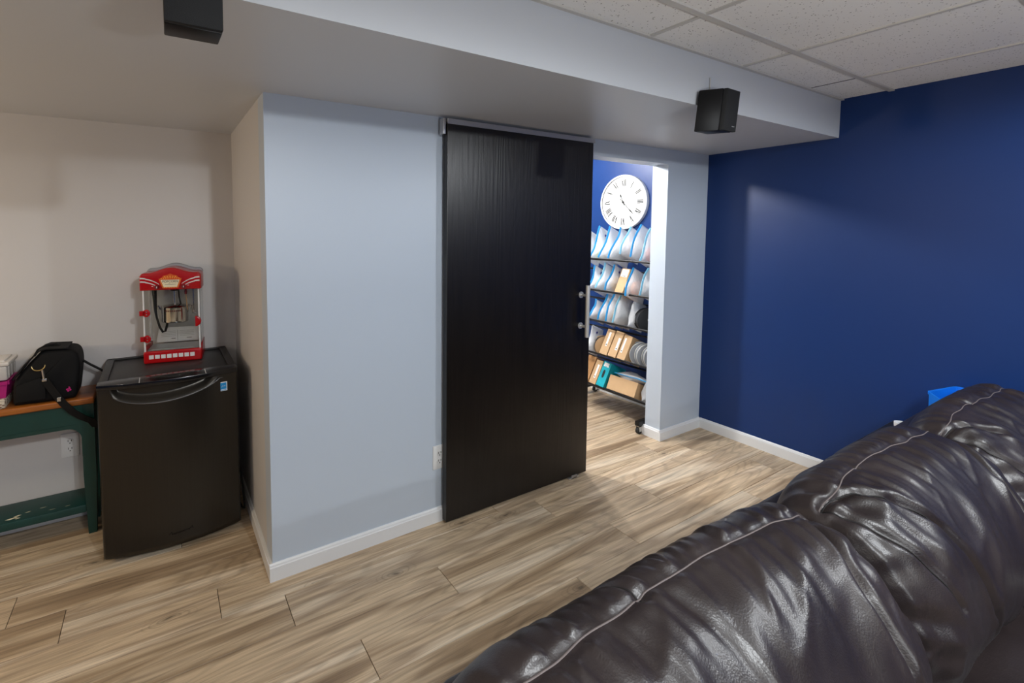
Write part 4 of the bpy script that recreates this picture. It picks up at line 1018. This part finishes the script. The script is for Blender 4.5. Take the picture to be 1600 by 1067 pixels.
obj('clip', MB().cyl((-.008, -.110, .163), (-.004, -.108, .120), .006, 10).box(-.012, .006, -.114, -.104, .108, .120, .002), 'chrome', bg, True)
obj('shoulder_strap', MB().strap([(-.004, -.108, .118), (.018, -.112, .075), (.040, -.110, .030), (.062, -.118, -.005), (.095, -.122, -.050), (.130, -.118, -.085), (.165, -.105, -.115), (.185, -.085, -.16)], .032, .004, (.9, -.2, .42)).strap([(.123, .02, .16), (.155, .02, .132), (.190, .02, .105), (.212, .022, .085)], .03, .004, (0, 1, 0)), 'bag_black', bg, True)
obj('strap_buckle', MB().box(.040, .056, -.120, -.112, .006, .026, .002), 'chrome', bg)
mb = MB()
for (x, z, r0) in ((.076, .050, .005), (.084, .054, .0045), (.079, .043, .0045), (.087, .046, .004), (.083, .060, .003)):
    mb.cyl((x, -.0895, z), (x, -.087, z), r0, 8)
obj('pink_badge', mb, 'pink_print', bg, label='small magenta patch')

# totes at the left edge
tt = thing('lidded_tote', 'frosted tote with a milky lid, topmost of the stack at the left edge', 'tote', (-1.135, .845, .8095))
obj('tub', MB().box(-.145, .147, -.075, .075, 0, .068, .010, 2), 'clear_tote', tt, True)
obj('lid', MB().box(-.152, .156, -.082, .082, .068, .086, .007, 2).box(-.135, .138, -.066, .066, .084, .093, .005, 2), 'tote_lid', tt, True)
for y in (-.05, .0, .05): obj('rib', MB().box(.145, .150, y - .006, y + .006, .008, .062, .002), 'clear_tote', tt)
mg = thing('magenta_tote', 'magenta plastic tote between the frosted tote and the patterned box', 'tote', (-1.13, .84, .7315))
obj('tub', open_bin([(-.14, -.075), (.142, -.075), (.142, .075), (-.14, .075)], .076, .004, .93), 'magenta', mg)
obj('rim', rim_band([(-.14, -.075), (.142, -.075), (.142, .075), (-.14, .075)], .062, .0775, .006), 'magenta', mg)
pk = mat('floral_cloth', srgb(206, 196, 176), 0.8)
nt = pk.node_tree; vo = nt.nodes.new('ShaderNodeTexVoronoi'); vo.inputs['Scale'].default_value = 70
rp = nt.nodes.new('ShaderNodeValToRGB'); el = rp.color_ramp.elements; el[0].position = .25; el[0].color = srgb(120, 96, 78); el[1].position = .45; el[1].color = srgb(212, 202, 182)
tcn = nt.nodes.new('ShaderNodeTexCoord'); nt.links.new(tcn.outputs['Object'], vo.inputs['Vector']); nt.links.new(vo.outputs['Distance'], rp.inputs['Fac']); nt.links.new(rp.outputs['Color'], nt.nodes['Principled BSDF'].inputs['Base Color'])
pg = thing('patterned_box', 'cream box with a brown floral pattern under the magenta tote', 'box', (-1.13, .84, .6868))
obj('box_body', MB().box(-.14, .130, -.085, .080, .0, .034, .003), pk, pg, True)
obj('box_lid', MB().box(-.142, .132, -.087, .082, .034, .0435, .003), pk, pg, True)
